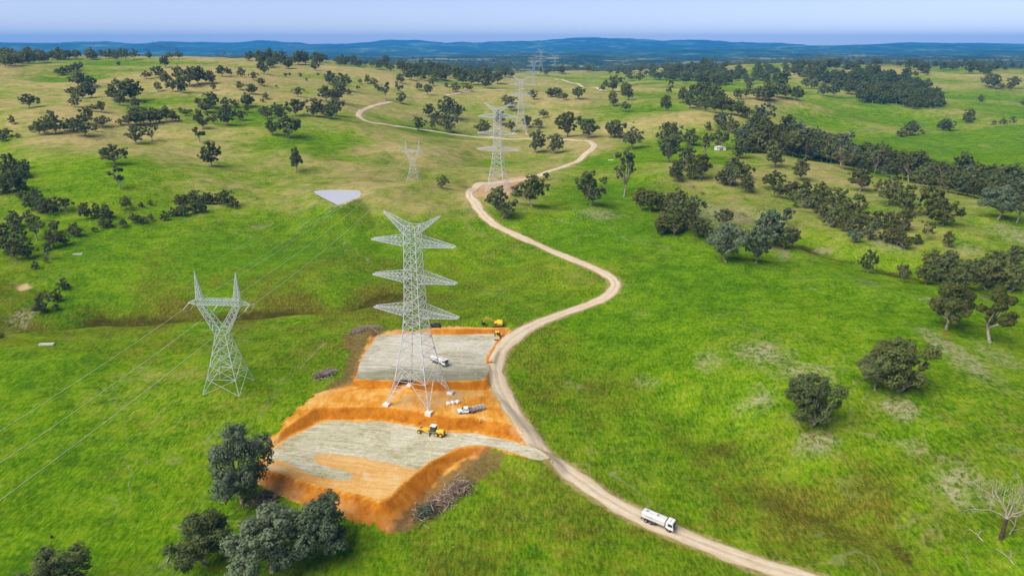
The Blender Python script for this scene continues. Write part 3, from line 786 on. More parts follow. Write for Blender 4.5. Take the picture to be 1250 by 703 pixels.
def make_big_tower():
    root = empty('transmission_tower')
    prof = [(.6, 7.75), (8.2, 5.7), (22, 3.55), (31, 2.75), (43, 2.35), (54.5, 2.1), (60, 2.0)]
    pan = [.6, 8.2, 13.2, 17.8, 22, 25.2, 28.2, 31, 34, 37, 40, 43, 45.8, 48.7, 51.6, 54.5, 57.3, 60]
    mb = MB(); lattice_body(mb, prof, pan, .28, .11)
    for s in ((-1, -1), (1, -1), (1, 1), (-1, 1)): mb.bar((s[0] * 7.9, s[1] * 7.9, -.1), (s[0] * 7.75, s[1] * 7.75, .6), .34)
    mb.build('mast', STEEL, root)
    hw = lambda z: float(np.interp(z, [p[0] for p in prof], [p[1] for p in prof]))
    for z, L in ((30.2, 15.4), (41.6, 15.0), (53.4, 14.7)):
        for sx in (-1, 1):
            a = MB(); arm(a, sx, z, z + 3.2, hw(z), hw(z + 3.2), L, z + .7, .75, .13, .082, 8)
            a.build('crossarm', STEEL, root)
    for sx in (-1, 1):
        a = MB(); arm(a, sx, 57.2, 60, hw(57.2), hw(60), 9.9, 63.4, .3, .13, .082, 6)
        a.build('earthwire_peak', STEEL, root)
    for s in ((-1, -1), (1, -1), (1, 1), (-1, 1)):
        f = MB(); f.box((s[0] * 7.9, s[1] * 7.9, -.25), (2.2, 2.2, 1.5), .12)
        f.build('footing', CONC, root)
    return root

def make_small_tower():
    root = empty('transmission_tower')
    mb = MB()
    lattice_body(mb, [(0, 6.3), (9.5, 3.9), (20, 1.7)], [0, 5.2, 9.5, 13.2, 16.8, 20], .22, .095)
    mb.build('base_frame', OLDSTEEL, root)
    fk = MB()
    # splayed fork carrying the beam
    for sx in (-1, 1):
        for sy in (-1, 1):
            a0, a1 = Vector((sx * 1.75, sy * 1.75, 20)), Vector((sx * 7.3, sy * .9, 30.2))
            b0, b1 = Vector((-sx * .3, sy * 1.5, 21.5)), Vector((sx * 5.3, sy * .9, 30.2))
            fk.bar(a0, a1, .17); fk.bar(b0, b1, .17)
            for k in range(6):
                t0, t1 = k / 6, (k + 1) / 6
                fk.bar(a0.lerp(a1, t0), b0.lerp(b1, t1), .1); fk.bar(b0.lerp(b1, t0), a0.lerp(a1, t1), .1)
        for k in range(7):
            t = k / 6; t1 = min(1, (k + 1) / 6)
            A = lambda q, sy: Vector((sx * 1.75, sy * 1.75, 20)).lerp(Vector((sx * 7.3, sy * .9, 30.2)), q)
            fk.bar(A(t, -1), A(t, 1), .1); fk.bar(A(t, -1), A(t1, 1), .1)
    fk.build('fork', OLDSTEEL, root)
    bm = MB()
    for z in (30.2, 32.0):
        for sy in (-.9, .9): bm.bar((-7.3, sy, z), (7.3, sy, z), .18)
    n = 12
    for k in range(n):
        x0, x1 = -7.3 + 14.6 * k / n, -7.3 + 14.6 * (k + 1) / n
        for sy in (-.9, .9):
            bm.bar((x0, sy, 30.2), (x1, sy, 32.0), .1); bm.bar((x0, sy, 32.0), (x1, sy, 30.2), .1); bm.bar((x1, sy, 30.2), (x1, sy, 32), .1)
        for z in (30.2, 32.0): bm.bar((x0, -.9, z), (x1, .9, z), .09)
    for sx in (-1, 1):
        for sy in (-.9, .9):
            bm.bar((sx * 7.3, sy, 30.2), (sx * 10.6, 0, 30.4), .15); bm.bar((sx * 7.3, sy, 32.0), (sx * 10.6, 0, 30.5), .15)
            bm.bar((sx * 9, sy * .5, 30.3), (sx * 8.4, sy * .66, 31.5), .09)
    bm.build('crossarm', OLDSTEEL, root)
    for sx in (-1, 1):
        p = MB(); T = Vector((sx * 7.0, 0, 41.5))
        for dx in (-.95, .95):
            for sy in (-.9, .9):
                p.bar((sx * 6.35 + dx, sy, 32), T, .16)
                for k in range(5):
                    q0 = Vector((sx * 6.35 + dx, sy, 32)).lerp(T, k / 6); q1 = Vector((sx * 6.35 - dx, sy, 32)).lerp(T, (k + 1) / 6); q2 = Vector((sx * 6.35 + dx, -sy, 32)).lerp(T, (k + 1) / 6)
                    p.bar(q0, q1, .09); p.bar(q0, q2, .09)
        p.build('earthwire_peak', OLDSTEEL, root)
    for sx in (-10.4, 0, 10.4):
        for sy in (-1, 1):
            i = MB()
            a, b = Vector((sx, sy * (.9 if sx == 0 else .15), 30.2)), Vector((sx, sy * 3.9, 29.4))
            pts = [a.lerp(b, k / 18) for k in range(19)]
            i.tube(pts, [.06 if k % 2 else .16 for k in range(19)], 8)
            i.build('insulator_string', GLASSI, root)
        j = MB(); j.tube([Vector((sx, -3.9 + 7.8 * k / 10, 29.4 - 1.6 * math.sin(math.pi * k / 10))) for k in range(11)], [.05] * 11, 5)
        j.build('jumper', OLDSTEEL, root)
    return root

BIG = make_big_tower()
feet = [at_z(u, v, .4) for u, v in [(472.6,493.4),(494.5,469.3),(549.4,477.9),(530.6,504.6)]]
bc = np.mean(np.array(feet), 0)
brz = math.atan2(feet[3][1] - feet[0][1], feet[3][0] - feet[0][0])
BIG.location = (bc[0], bc[1], .25); BIG.rotation_euler.z = brz
tag(BIG, 'tall galvanised lattice tower with six crossarms, on white footings between the two gravel pads', 'transmission tower', 'new six-armed towers along the track')
def base_at(o, u, v, y=None, s=1.0, rz=0.0, dz=0):
    p = hit(u, v) if y is None else None
    if p is None:
        x = at_dist(u, v, y)[0]; p = Vector((x, y, float(ground_z(x, y))))
    o.location = (p.x, p.y, p.z + dz); o.rotation_euler.z = rz; o.scale = (s, s, s)
    return p
for u, v, y, lab, rz in ((608, 237, 545, 'lattice tower standing on the tan soil patch beside the winding track, without wires', -.28),
                         (636, 166.7, 885, 'lattice tower just beyond the straight far stretch of track, in the middle of the line', -.15),
                         (651, 117, 1580, 'faint lattice tower beyond a small round tree on the far pasture', -.05),
                         (660, 95, 2150, 'very faint far lattice tower left of the one above the dark tree line', -.05),
                         (677, 91, 2500, 'farthest lattice tower, above the dark tree line at the end of the line', -.05)):
    t = copy_tree(BIG); base_at(t, u, v, y, 1.0, rz); t['label'] = lab
SMALL = make_small_tower()
p1 = hit(280, 473)
T2x = at_dist(505, 224, 535)[0]; T2 = Vector((T2x, 535, float(ground_z(T2x, 535))))
lrz = math.atan2(T2.y - p1.y, T2.x - p1.x) - math.pi / 2
SMALL.location = p1; SMALL.rotation_euler.z = lrz
tag(SMALL, 'older fork-headed lattice tower carrying three wires on the green slope left of the pads', 'transmission tower', 'old fork-headed towers')
S2 = copy_tree(SMALL); S2.location = T2; S2.rotation_euler.z = lrz
S2['label'] = 'fork-headed lattice tower behind the dry ridge, beside the farm dam'
z2 = at_dist(505, 186, 535)[2]
sc2 = (z2 - T2.z) / 41.5
S2.scale = (max(sc2, .7), max(sc2, .7), max(sc2, .7))
# wires of the old line
WIRE = plain('wire_aluminium', (.62, .68, .60), .5, .2)
def wire(a, b, sag, r, lab):
    mb = MB(); n = 40
    pts = []
    for k in range(n + 1):
        t = k / n; p = Vector(a).lerp(Vector(b), t); p.z -= sag * 4 * t * (1 - t); pts.append(p)
    mb.tube(pts, [r] * (n + 1), 5)
    o = mb.build('power_line', WIRE); tag(o, lab, 'power line', 'wires of the old line')
bpy.context.view_layer.update()
def wpt(o, p): return o.matrix_world @ Vector(p)
dirv = Vector((math.sin(-lrz), math.cos(-lrz), 0))
TB = p1 - dirv * 300
TB.z = p1.z + 16
for nm, x in (('left', -10.4), ('middle', 0), ('right', 10.4)):
    wire(wpt(SMALL, (x, 3.9, 29.4)), wpt(S2, (x, -3.9, 29.4)), 5.0, .038, '%s of three wires running from the near fork-headed tower up to the dam' % nm)
    off = Vector((math.cos(lrz) * x, math.sin(lrz) * x, 29.4))
    wire(wpt(SMALL, (x, -3.9, 29.4)), TB + off, 5.5, .038, '%s of the three wires crossing the lower left pasture' % nm)
for sx in (-1, 1):
    wire(wpt(SMALL, (sx * 7, 0, 41.5)), wpt(S2, (sx * 7, 0, 41.5)), 3.5, .022, 'thin earth wire from the %s peak of the near fork-headed tower to the dam' % ('left' if sx < 0 else 'right'))

# ------------------------------------------------------------------ trees
def leafmat(name, c1, c2, c3):
    t = NT(name)
    oi = t.node('ShaderNodeObjectInfo')
    n = t.noise(.35, 3, .6); n2 = t.noise(2.2, 2, .6)
    f = t.math('ADD', t.math('MULTIPLY', n, .5), t.math('ADD', t.math('MULTIPLY', oi.outputs['Random'], .36), t.math('MULTIPLY', n2, .24)))
    c = t.ramp(f, [(.3, c1), (.55, c2), (.8, c3)])
    m = t.out(c, .75, 0, .15)
    tr = t.node('ShaderNodeBsdfTranslucent'); t.l.new(c, tr.inputs[0])
    mx = t.node('ShaderNodeMixShader'); mx.inputs[0].default_value = .42
    t.l.new(t.bsdf.outputs[0], mx.inputs[1]); t.l.new(tr.outputs[0], mx.inputs[2])
    t.l.new(mx.outputs[0], t.n['Material Output'].inputs[0])
    return m
LEAF = leafmat('gum_leaves', (.090, .118, .026), (.142, .172, .046), (.220, .240, .075))
LEAFB = leafmat('bluish_gum_leaves', (.100, .146, .076), (.160, .214, .118), (.240, .292, .165))
LEAFO = leafmat('olive_gum_leaves', (.094, .112, .024), (.140, .158, .040), (.205, .212, .064))
LEAFD = leafmat('dark_gum_leaves', (.095, .128, .040), (.145, .182, .060), (.205, .236, .088))
BARK = plain('gum_bark', (.33, .27, .20), .9, 0, .5, 1.2, .1)
PALEBARK = plain('pale_gum_bark', (.36, .32, .26), .9, 0, .35, 1.5, .1)
DARKBARK = plain('charred_bark', (.085, .055, .04), .9, 0, .4, 1.5, .1)
DEADWOOD = plain('bleached_wood', (.33, .29, .24), .9, 0, .3, 1.5, .1)

def tree_mesh(seed, kind, nleaf, leaf):
    """unit tree, 10 m across the crown; returns trunk and crown mesh builders"""
    rs = np.random.RandomState(seed)
    if kind == 'spread':   H, hb, rw, nc = 8.6, 2.3, 5.0, 24
    elif kind == 'round':  H, hb, rw, nc = 9.3, 1.7, 5.0, 25
    elif kind == 'tall':   H, hb, rw, nc = 13.5, 4.2, 5.0, 20
    elif kind == 'bush':   H, hb, rw, nc = 8.4, .3, 5.0, 20
    else:                  H, hb, rw, nc = 9.5, 3.4, 5.0, 12      # open
    cl = []
    for k in range(nc * 30):
        if len(cl) >= nc: break
        a = rs.rand() * 2 * math.pi; q = math.sqrt(rs.rand()) * .80
        zf = rs.rand()
        env = {'spread': math.sin(math.pi * (.30 + .62 * zf)), 'round': math.sin(math.pi * (.2 + .72 * zf)), 'tall': .55 + .45 * math.sin(math.pi * (.12 + .8 * zf)),
               'bush': math.sin(math.pi * (.28 + .66 * zf)), 'open': .5 + .5 * math.sin(math.pi * zf)}[kind]
        lop = 1 + .30 * math.sin(a * 2 + seed) + .15 * math.sin(a * 3 + seed * 2.1)
        p = np.array([math.cos(a) * q * rw * env * lop, math.sin(a) * q * rw * env * lop, hb + (H - hb) * (.12 + .78 * zf)])
        cr = rw * (.185 + .15 * rs.rand()) * (.8 if kind in ('open', 'tall') else 1)
        if all(np.linalg.norm((p - c[0]) * (1, 1, 1.3)) > .62 * (cr + c[1]) * (1.25 if kind == 'open' else 1) for c in cl): cl.append((p, cr))
    tw = .27 if kind != 'bush' else .22
    tk = MB()
    lean = rs.randn(2) * .7
    fork = hb * .72 + .3
    base = Vector((0, 0, -.6)); fp = Vector((lean[0], lean[1], fork))
    tk.tube([base, Vector((0, 0, .15)), base.lerp(fp, .6), fp], [tw * 1.5, tw * 1.15, tw * .92, tw * .8], 8)
    for p, cr in cl:
        e = Vector(p) - Vector((0, 0, cr * .3)); mid = fp.lerp(e, .5) + Vector(rs.randn(3) * .3); mid.z = max(mid.z, fork * .8)
        tk.tube([fp - Vector((0, 0, .2)), mid, e], [tw * .55, tw * .36, tw * .12], 5)
    # leaf sprays: through every clump, thickest near its skin, facing outward and up
    nL = nleaf; per = np.array([c[1] ** 2 for c in cl]); per = per / per.sum()
    V = []; 
    for (p, cr), w in zip(cl, per):
        n = int(nL * w) + 3
        # sub-clumps give the knobbly gum outline
        ns = max(5, int(n / 26)); sub = rs.randn(ns, 3); sub /= np.linalg.norm(sub, axis=1)[:, None]
        sub = sub * (.55 + .4 * rs.rand(ns, 1)) * cr * (1, 1, .78)
        which = rs.randint(0, ns, n)
        d = rs.randn(n, 3); d /= np.linalg.norm(d, axis=1)[:, None]
        r = (.35 + .65 * rs.rand(n, 1) ** .5) * cr * .42
        pos = p + sub[which] + d * r * (1, 1, .8)
        out = (pos - p) / cr + d * .9 + np.array([0, 0, .45]) + rs.randn(n, 3) * .42
        out /= np.linalg.norm(out, axis=1)[:, None]
        tng = np.cross(out, rs.randn(n, 3)); tng /= np.linalg.norm(tng, axis=1)[:, None]
        bt = np.cross(out, tng)
        sz = leaf * (.6 + .8 * rs.rand(n, 1)); asp = .5 + .4 * rs.rand(n, 1)
        q = np.stack([pos - tng * sz, pos - bt * sz * asp - tng * sz * .1, pos + tng * sz, pos + bt * sz * asp], 1)
        V.append(q)
    V = np.concatenate(V).reshape(-1, 3)
    k = 10.0 / (.5 * (np.ptp(np.percentile(V[:, 0], (1.5, 98.5))) + np.ptp(np.percentile(V[:, 1], (1.5, 98.5)))))
    V *= k; tk.v = [(x * k, y * k, z * k) for x, y, z in tk.v]
    V[:, 2] = np.maximum(V[:, 2], .05)
    return tk, V, H
def leaf_mesh(name, V, mats, idx=None):
    me = bpy.data.meshes.new(name); n = len(V) // 4
    me.vertices.add(len(V)); me.vertices.foreach_set('co', V.astype(np.float32).ravel())
    me.loops.add(len(V)); me.loops.foreach_set('vertex_index', np.arange(len(V), dtype=np.int32))
    me.polygons.add(n); me.polygons.foreach_set('loop_start', np.arange(0, len(V), 4, dtype=np.int32))
    for m in mats: me.materials.append(m)
    if idx is not None: me.polygons.foreach_set('material_index', idx.astype(np.int32))
    me.update(calc_edges=True); return me
PROTO = {}
def proto(kind, tone, lod, var):
    key = (kind, tone, lod, var)
    if key in PROTO: return PROTO[key]
    n, lf = {'near': (13000, .155), 'mid': (3200, .27), 'far': (800, .50)}[lod]
    seed = {'spread': 10, 'round': 40, 'tall': 70, 'bush': 100, 'open': 130}[kind] + var
    tk, V, H = tree_mesh(seed, kind, n, lf)
    tmp = tk.build('trunk', PALEBARK if kind == 'open' else BARK); tme = tmp.data; bpy.data.objects.remove(tmp)
    cme = leaf_mesh('crown', V, [{'n': LEAF, 'b': LEAFB, 'o': LEAFO, 'd': LEAFD}[tone]])
    PROTO[key] = (tme, cme, H, V); return PROTO[key]
NTREE = 0
def plant(p, width, kind, tone, label, group=None, hs=1.0, name=None, cat='tree', lod=None, rz=None, var=None, tilt=0):
    global NTREE
    d = depth(p); px = width * FPX / d
    lod = lod or ('near' if px > 40 else 'mid' if px > 15 else 'far')
    var = random.randrange(4) if var is None else var
    tme, cme, H, V = proto(kind, tone, lod, var)
    root = empty(name or ('bush' if kind == 'bush' else 'gum_tree'), p - Vector((0, 0, .1)), random.random() * 6.28 if rz is None else rz)
    root.rotation_euler.x = tilt
    s = width / 10.0
    root.scale = (s, s, s * hs)
    for nm, me in (('trunk', tme), ('crown', cme)):
        o = bpy.data.objects.new(nm, me); col.objects.link(o); o.parent = root
    tag(root, label, cat, group)
    NTREE += 1
    return root
def T(u, v, w, kind='round', tone='n', label=None, group=None, hs=1.0, cat='tree', var=None, tilt=0, rz=None):
    """tree whose foot shows at photo pixel (u, v) with a crown w pixels wide"""
    p = hit(u, v)
    if p is None: return
    W = w * depth(p) / FPX * (.95 if group else 1)
    if group and kind != 'bush':
        WAIT.append((w, p, W, (kind, tone, label, group, hs, cat, var, tilt, rz))); return
    return plant(p, min(W, 30), kind, tone, label, group, hs, cat='bush' if kind == 'bush' else cat, var=var, tilt=tilt, rz=rz)
WAIT = []
# ---- the trees one can single out: foot (u, v), crown width, habit, leaf tone, label
ONE = [
 (333,697,104,'spread','b','broad grey-green gum tree with thick pale trunk, largest of the near clump below the pad',.80),
 (398,676,82,'spread','b','grey-green gum tree at the orange fill corner, right end of the near clump',1.0),
 (296,613,72,'round','b','tall bluish gum tree behind the near clump, beside the left tip of the pad',1.25),
 (252,690,62,'spread','d','dark small-leaved tree at the left end of the near clump',1.0),
 (72,752,88,'round','d','tree cut off by the bottom edge of the pasture, lower left',.9),
 (990,520,52,'round','d','lone round bush-like tree on bare ground, right slope near the bend of the gully',1.0),
 (1068,476,48,'round','d','dark wide gum on the right slope, left half of a joined pair above bare soil',1.05),
 (1096,478,56,'round','n','spreading gum on the right slope, right half of a joined pair above bare soil',.95),
 (1155,402,58,'spread','o','big olive gum with stout pale trunk on the right slope above a bare dirt patch',1.15),
 (1208,418,42,'open','o','open-crowned gum with pale trunk near the right edge, right of the big olive gum',1.1),
 (1059,333,17,'round','d','narrow upright tree alone on bright grass above the right slope',1.6),
 (1101,345,16,'round','d','small dark tree alone left of the creek thicket at the right edge',1.4),
 (1130,294,14,'tall','o','slim dark tree on the bare strip above the creek thicket, left of two',1.0),
 (1157,302,13,'round','o','small round tree on thin trunk, right of two on the bare strip',1.2),
 (1049,234,26,'spread','o','olive rounded gum below the long creek wood, left of the spreading one',1.0),
 (1083,250,32,'spread','n','umbrella-shaped gum over bare soil below the long creek wood',1.0),
 (1107,264,30,'round','n','dark green tree at the left of a three-tree group near the right edge',1.0),
 (1137,262,28,'round','o','brownish tree in the middle of a three-tree group near the right edge',1.0),
 (1150,275,36,'round','o','low brown-olive tree at the right of a three-tree group near the right edge',.8),
 (1218,268,42,'spread','b','large grey-green gum with pale stems standing at the right edge of the meadow',1.0),
 (1241,272,26,'open','o','brown-crowned gum with thin trunks beside the large grey-green gum at the right edge',1.3),
 (886,320,46,'round','b','bluish-green gum standing out on bright grass below the middle thicket',1.0),
 (923,321,38,'round','b','bluish gum with dense crown, foot on bright grass beside the right thicket',1.1),
 (935,300,36,'round','b','bluish gum behind another one at the left end of the right thicket',1.0),
 (961,279,17,'open','b','thin grey-green sapling tree at the head of the right thicket',1.2),
 (721,251,38,'round','d','dark broad gum alone on bright grass right of the track bend',1.0),
 (762,240,25,'tall','d','two-tiered upright tree on the grass beside the dark broad gum',1.15),
 (613,267,36,'round','d','dark low tree just above the track, left of two below the second tower',1.0),
 (649,253,32,'spread','n','gum tree just above the track, right of two below the second tower',1.1),
 (667,220,8,'round','n','tiny round tree beside the pale track below the second tower',1.2),
 (540,230,13,'round','d','small dark tree alone on the dry ridge right of the farm dam',1.1),
 (140,202,29,'spread','d','lone dark gum with forked trunk on the left green hillside',1.0),
 (258,203,22,'round','d','lone neat round-headed tree on a thin trunk on the left hillside',1.25),
 (147,231,17,'open','d','ragged half-bare tree over its shade on the left green slope',1.2),
 (362,210,15,'spread','d','leaning small-crowned tree with a long bare trunk on the dry slope',1.9),
 (36,132,20,'spread','d','dome-crowned tree alone on the tan hillside at the far left',.95),
 (15,152,8,'round','d','very small round tree low on the tan hillside at the far left',1.2),
 (168,176,24,'round','d','spreading low tree, left of two in the green hollow left of the pylons',.85),
 (186,173,14,'tall','d','upright tree, right of two in the green hollow left of the pylons',1.0),
 (247,158,17,'round','d','dark tree above a grey-leaved one on the left hillside row',1.2),
 (244,174,17,'open','n','grey-leaved open tree below a dark one on the left hillside row',1.0),
 (470,123,14,'open','d','tall two-crowned tree beside the top bend of the track',1.5),
 (490,127,13,'round','n','rounded bush-like tree in the top bend of the track',1.0),
 (487,118,10,'open','n','sparse grey tree behind the top bend of the track',1.7),
 (590,164,18,'round','d','dark bush-like tree beside the far straight of the track, left of the second tower',.9),
 (655,187,18,'round','d','dark brown tree inside the wide bend of the far track, left of two',1.25),
 (677,188,18,'round','d','tree with pale dead stems inside the wide bend of the far track, right of two',1.1),
 (692,168,28,'round','o','brown-green tree above the wide bend of the far track, left of two joined',1.0),
 (717,169,26,'round','d','dark wide tree above the wide bend of the far track, right of two joined',.85),
 (750,168,24,'round','d','low dark tree right of the wide track bend, left of a pair',.8),
 (771,182,22,'spread','d','dark tree with visible trunk standing forward right of the wide track bend',1.1),
 (678,118,9,'round','d','dark tree on the brow between the far towers',1.2),
 (672,119,9,'round','d','small dark tree above the fourth tower foot',1.1),
 (651,122,10,'round','d','round dark tree before the foot of the faint fourth tower',1.1),
 (816,198,28,'round','d','dense dark tree standing before the copse right of the pylons',1.0),
 (862,194,15,'open','o','sparse brownish tree with thin bare stem right of the pylons',1.6),
 (877,182,20,'spread','d','round dark tree beside the small white shed',1.1),
 (816,123,7,'tall','o','thin tall tree with two tufts on the dry far paddock',2.0),
 (813,136,13,'round','n','small rounded tree at the left foot of the far dark copse',1.1),
 (1112,165,16,'round','d','dark tree alone on the fence line above the bright green field, left of two',1.0),
 (1156,160,16,'round','d','dark bushy tree on the fence line above the bright green field, right of two',.8),
 (1182,146,13,'round','d','dark tree by the pale dirt patch beyond the bright green field',.9),
 (1197,123,6,'round','d','tiny dark tree alone on the dry far paddock at the right',1.0),
 (213,88,4,'round','d','tiny tree alone on the tan brow of the left hill',1.0),
]
for r_ in ONE:
    T(r_[0], r_[1], r_[2], r_[3], r_[4], r_[5], None, r_[6])

# ---- trees standing in clumps, in which nothing tells one from the next
def clump(label, group, L, kinds='rs', tones='ddn', hs=1.0):
    K = {'r': 'round', 's': 'spread', 't': 'tall', 'b': 'bush', 'o': 'open'}
    for q in L:
        k = K[random.choice(kinds)]
        T(q[0], q[1], q[2], k, random.choice(tones), label, group, hs * random.uniform(.85, 1.2))
def tile(u0, v0, L, f=3.906, dv=0): return [(u0 + x / f, v0 + y / f + dv, w / f) for x, y, w in L]
clump('dark gum tree in the small clump high on the tan left hill', 'clump high on the left hill', tile(0,40,[(380,262,70),(432,262,60),(407,272,40),(350,302,55),(390,315,60),(432,310,55),(360,356,50)]))
clump('low tree in the slanting strip copse on the tan hill crest', 'strip copse on the hill crest', tile(0,40,[(278,205,35),(300,200,36),(322,194,36),(344,187,36),(364,182,36),(386,176,30)]), 'rb')
clump('dark gum tree in the rounded copse on the left hillside', 'rounded copse on the left hillside', tile(0,40,[(557,262,45),(540,322,62),(590,328,80),(635,325,80),(570,347,45),(650,358,45),(615,290,60),(690,335,18)]))
clump('dark tree near the two-tree hollow below the rounded copse', 'pair below the rounded copse', tile(0,40,[(445,377,42),(485,382,52)]))
clump('dark tree on the crest of the left hill against the blue range', 'trees on the left hill crest', tile(0,40,[(790,168,55),(850,128,38),(810,128,42),(712,126,30),(555,128,30),(600,128,40),(640,130,50),(770,96,40),(735,92,36),(800,98,40),(835,100,36),(700,100,30),(567,158,18)]))
clump('gum tree in the wide scattered wood on the back of the left hill', 'scattered wood behind the left hill', tile(0,40,[(700,222,48),(755,216,62),(850,226,60),(920,222,60),(755,280,45),(825,282,60),(868,288,60),(790,250,60),(900,258,85),(950,246,60),(1005,245,55),(1060,210,55),(1095,206,40),
      (1150,212,45),(1210,228,40),(1020,277,28),(1145,274,42),(1198,293,50),(1240,250,30)]), 'rs', 'dnnn')
clump('dark tree in the row across the left hillside', 'row across the left hillside', tile(0,40,[(945,350,42),(985,380,70),(1010,360,60),(1080,355,50),(1020,437,46),(1085,442,80),(1068,410,60),(1150,420,55),(1125,355,36),(1180,358,55),(1248,392,36),(860,377,20),(885,397,38),(908,388,24),(938,383,20)]))
clump('dark gum tree in the creek belt at the foot of the tan hill, left part', 'left creek belt', tile(0,40,[(185,486,60),(215,490,70),(260,486,90),(340,474,66),(398,494,88),(415,440,70),(490,452,62),(455,472,28),(85,502,26),(150,475,30),(310,470,50)]))
clump('gum tree in the dense belt right of the left creek belt', 'dense belt on the left hillside', tile(0,40,[(575,442,40),(612,442,56),(650,440,60),(690,438,60),(725,436,60),(755,430,56),(795,425,54),(825,422,40),(850,418,30),(640,412,55),(690,410,60),(730,405,55),(790,402,45)]))
clump('tree of the thicket at the far left edge below the tan hill', 'thicket at the left edge', tile(0,40,[(10,520,60),(35,500,50),(25,630,50),(60,690,90),(110,692,80),(20,725,80),(120,650,50),(60,760,90),(10,770,70),(100,745,70)]), 'rb')
clump('dark bush in the gully thicket at the left edge above the bare creek bank', 'gully thicket at the left edge', tile(0,200,[(60,250,70),(95,146,42),(145,148,52),(120,180,50),(160,192,62),(200,190,62),(235,190,60),(262,190,50),(115,232,40),(145,300,72),(215,272,50),(210,330,62),(250,318,52),(295,285,56),
      (30,355,90),(70,372,96),(108,372,56),(190,372,52),(180,386,22),(40,300,60),(85,300,50)], 3.197), 'rrbo')
clump('small dark bush scattered along the shallow gully above the left pasture', 'bushes along the shallow gully', tile(0,200,[(335,216,46),(380,210,50),(415,212,56),(400,250,36),(425,246,36),(480,246,34),(495,178,44),(550,168,20),(587,160,22),(520,230,38),(545,232,34),(565,232,34),(590,222,26),(643,220,38),
      (672,205,36),(695,202,38),(718,204,46),(755,192,46),(785,190,50),(700,156,36),(722,152,40),(762,152,46),(800,158,46),(825,160,46),(860,158,48),(885,165,46),(912,168,46),(370,267,22)], 3.197), 'br', 'ddno')
clump('round dark bush of the three above the creek bank at the left edge', 'three bushes above the creek bank', tile(0,200,[(250,490,46),(222,536,44),(170,578,80)], 3.197), 'b')
clump('dark bush cut by the left edge just below the creek bank', 'bush at the left edge', [(1,412,9)], 'b')
clump('small sapling on the left pasture near the gully thicket', 'sapling near the gully thicket', [(43,328,10)], 'b')
clump('gum tree in the loose clump on the green hollow left of the track bend', 'loose clump left of the track bend', tile(300,40,[(100,412,66),(146,388,50),(165,418,76),(125,488,62),(210,503,104),(242,398,82),(330,402,78),(385,330,82),(430,398,86),(400,412,56),(440,338,76),(365,390,60),(425,330,60)]))
clump('small tree scattered over the dry rise left of the track bend', 'scattered trees on the dry rise', tile(300,40,[(95,317,34),(80,332,20),(250,306,52),(26,293,46),(75,253,36),(85,200,56),(190,212,22),(210,208,18),(260,212,16),(400,246,62),(460,274,80),(490,298,32),(535,274,20),(145,262,14),(4,382,36),(20,352,40),(345,208,16),(290,232,14)]))
clump('dark gum tree in the copse beyond the track, left of the second tower', 'copse left of the second tower', tile(300,40,[(875,402,62),(825,466,62),(915,440,70),(960,405,82),(1010,410,62),(970,478,76),(890,462,42),(945,380,50)]))
clump('dark gum tree in the copse on the brow left of the second tower', 'copse on the brow', tile(300,40,[(825,276,46),(868,298,55),(955,260,24),(1000,284,46),(1057,280,45),(1147,266,56),(1030,245,50),(1080,250,56),(580,244,36),(612,252,32),(545,245,22),(622,270,20),(740,242,38),(888,256,42),(905,232,42),(1200,245,50),(1110,250,44)]))
clump('dark tree beside the towers on the far side of the track straight', 'trees beside the far towers', tile(620,40,[(203,307,38),(240,312,40),(270,322,40),(335,318,66),(168,407,42),(18,374,50),(15,474,50),(90,455,56),(145,457,52),(-10,345,50),(-40,440,60)]))
clump('dark tree in the row right of the wide far track bend', 'row beyond the field edge', tile(620,40,[(525,503,60),(500,500,50),(735,520,60),(760,506,66),(795,520,74),(790,560,70),(870,538,82)]))
clump('dark tree in the copse around the small white shed', 'copse around the shed', tile(620,40,[(955,466,38),(1020,464,78),(1062,482,72),(1095,600,58),(1130,562,92),(1180,552,80),(1215,452,92),(1240,508,70),(1225,560,70)]), 'rs', 'dnnb')
clump('dark tree scattered on the dry paddock right of the pylons', 'dry paddock trees', tile(620,40,[(535,246,36),(585,232,40),(627,232,40),(465,257,26),(450,282,30),(500,282,70),(570,322,66),(560,290,50),(500,352,56),(557,377,46),(755,326,22),(598,432,10)]))
clump('dense dark tree in the wedge-shaped wood on the far right slope', 'wedge-shaped wood', tile(620,40,[(835,335,52),(870,362,70),(905,368,72),(945,376,76),(985,384,76),(1025,386,70),(1060,392,70),(1100,400,76),(1140,412,64),(900,320,70),(945,318,76),(985,330,70),(1010,350,66),(955,275,46),(930,345,60)]))
clump('dark tree on the far paddock edge right of the wedge-shaped wood', 'far paddock edge trees', tile(620,40,[(1095,318,46),(1135,314,50),(1150,272,40),(1190,322,56),(1220,328,60),(1250,322,60)]) + tile(930,40,[(20,325,80),(70,310,70),(110,318,70),(165,322,66),(210,268,46),(248,270,40),(287,300,58),(348,310,66),(90,270,60),(12,230,40),(120,222,36),(205,222,46),(240,218,50)]))
clump('tree of the stand on the grass slope below the shed', 'stand below the shed', tile(620,40,[(845,660,86),(800,690,72),(915,700,104),(1070,690,88),(1130,700,70),(880,700,70)]) + tile(580,180,[(960,162,72),(1215,182,90),(1180,178,60)]), 'r', 'dno')
clump('dark tree of the brownish thicket in the middle of the right grassland', 'middle thicket', tile(580,180,[(790,300,90),(835,306,110),(880,310,90),(925,300,90),(960,320,100),(900,405,110),(950,415,110),(1000,390,110),(1030,350,100),(1060,430,100),(1105,432,90),(1185,375,92),(880,420,70),(970,350,100)]), 'r', 'oodn')
clump('tree of the loose row along the fence below the long creek wood', 'loose row below the creek wood', tile(900,180,[(35,162,58),(125,152,70),(190,188,72),(225,118,66),(130,72,72),(5,110,50),(10,40,60),(150,180,50)], 2.93), 'rs', 'odn')
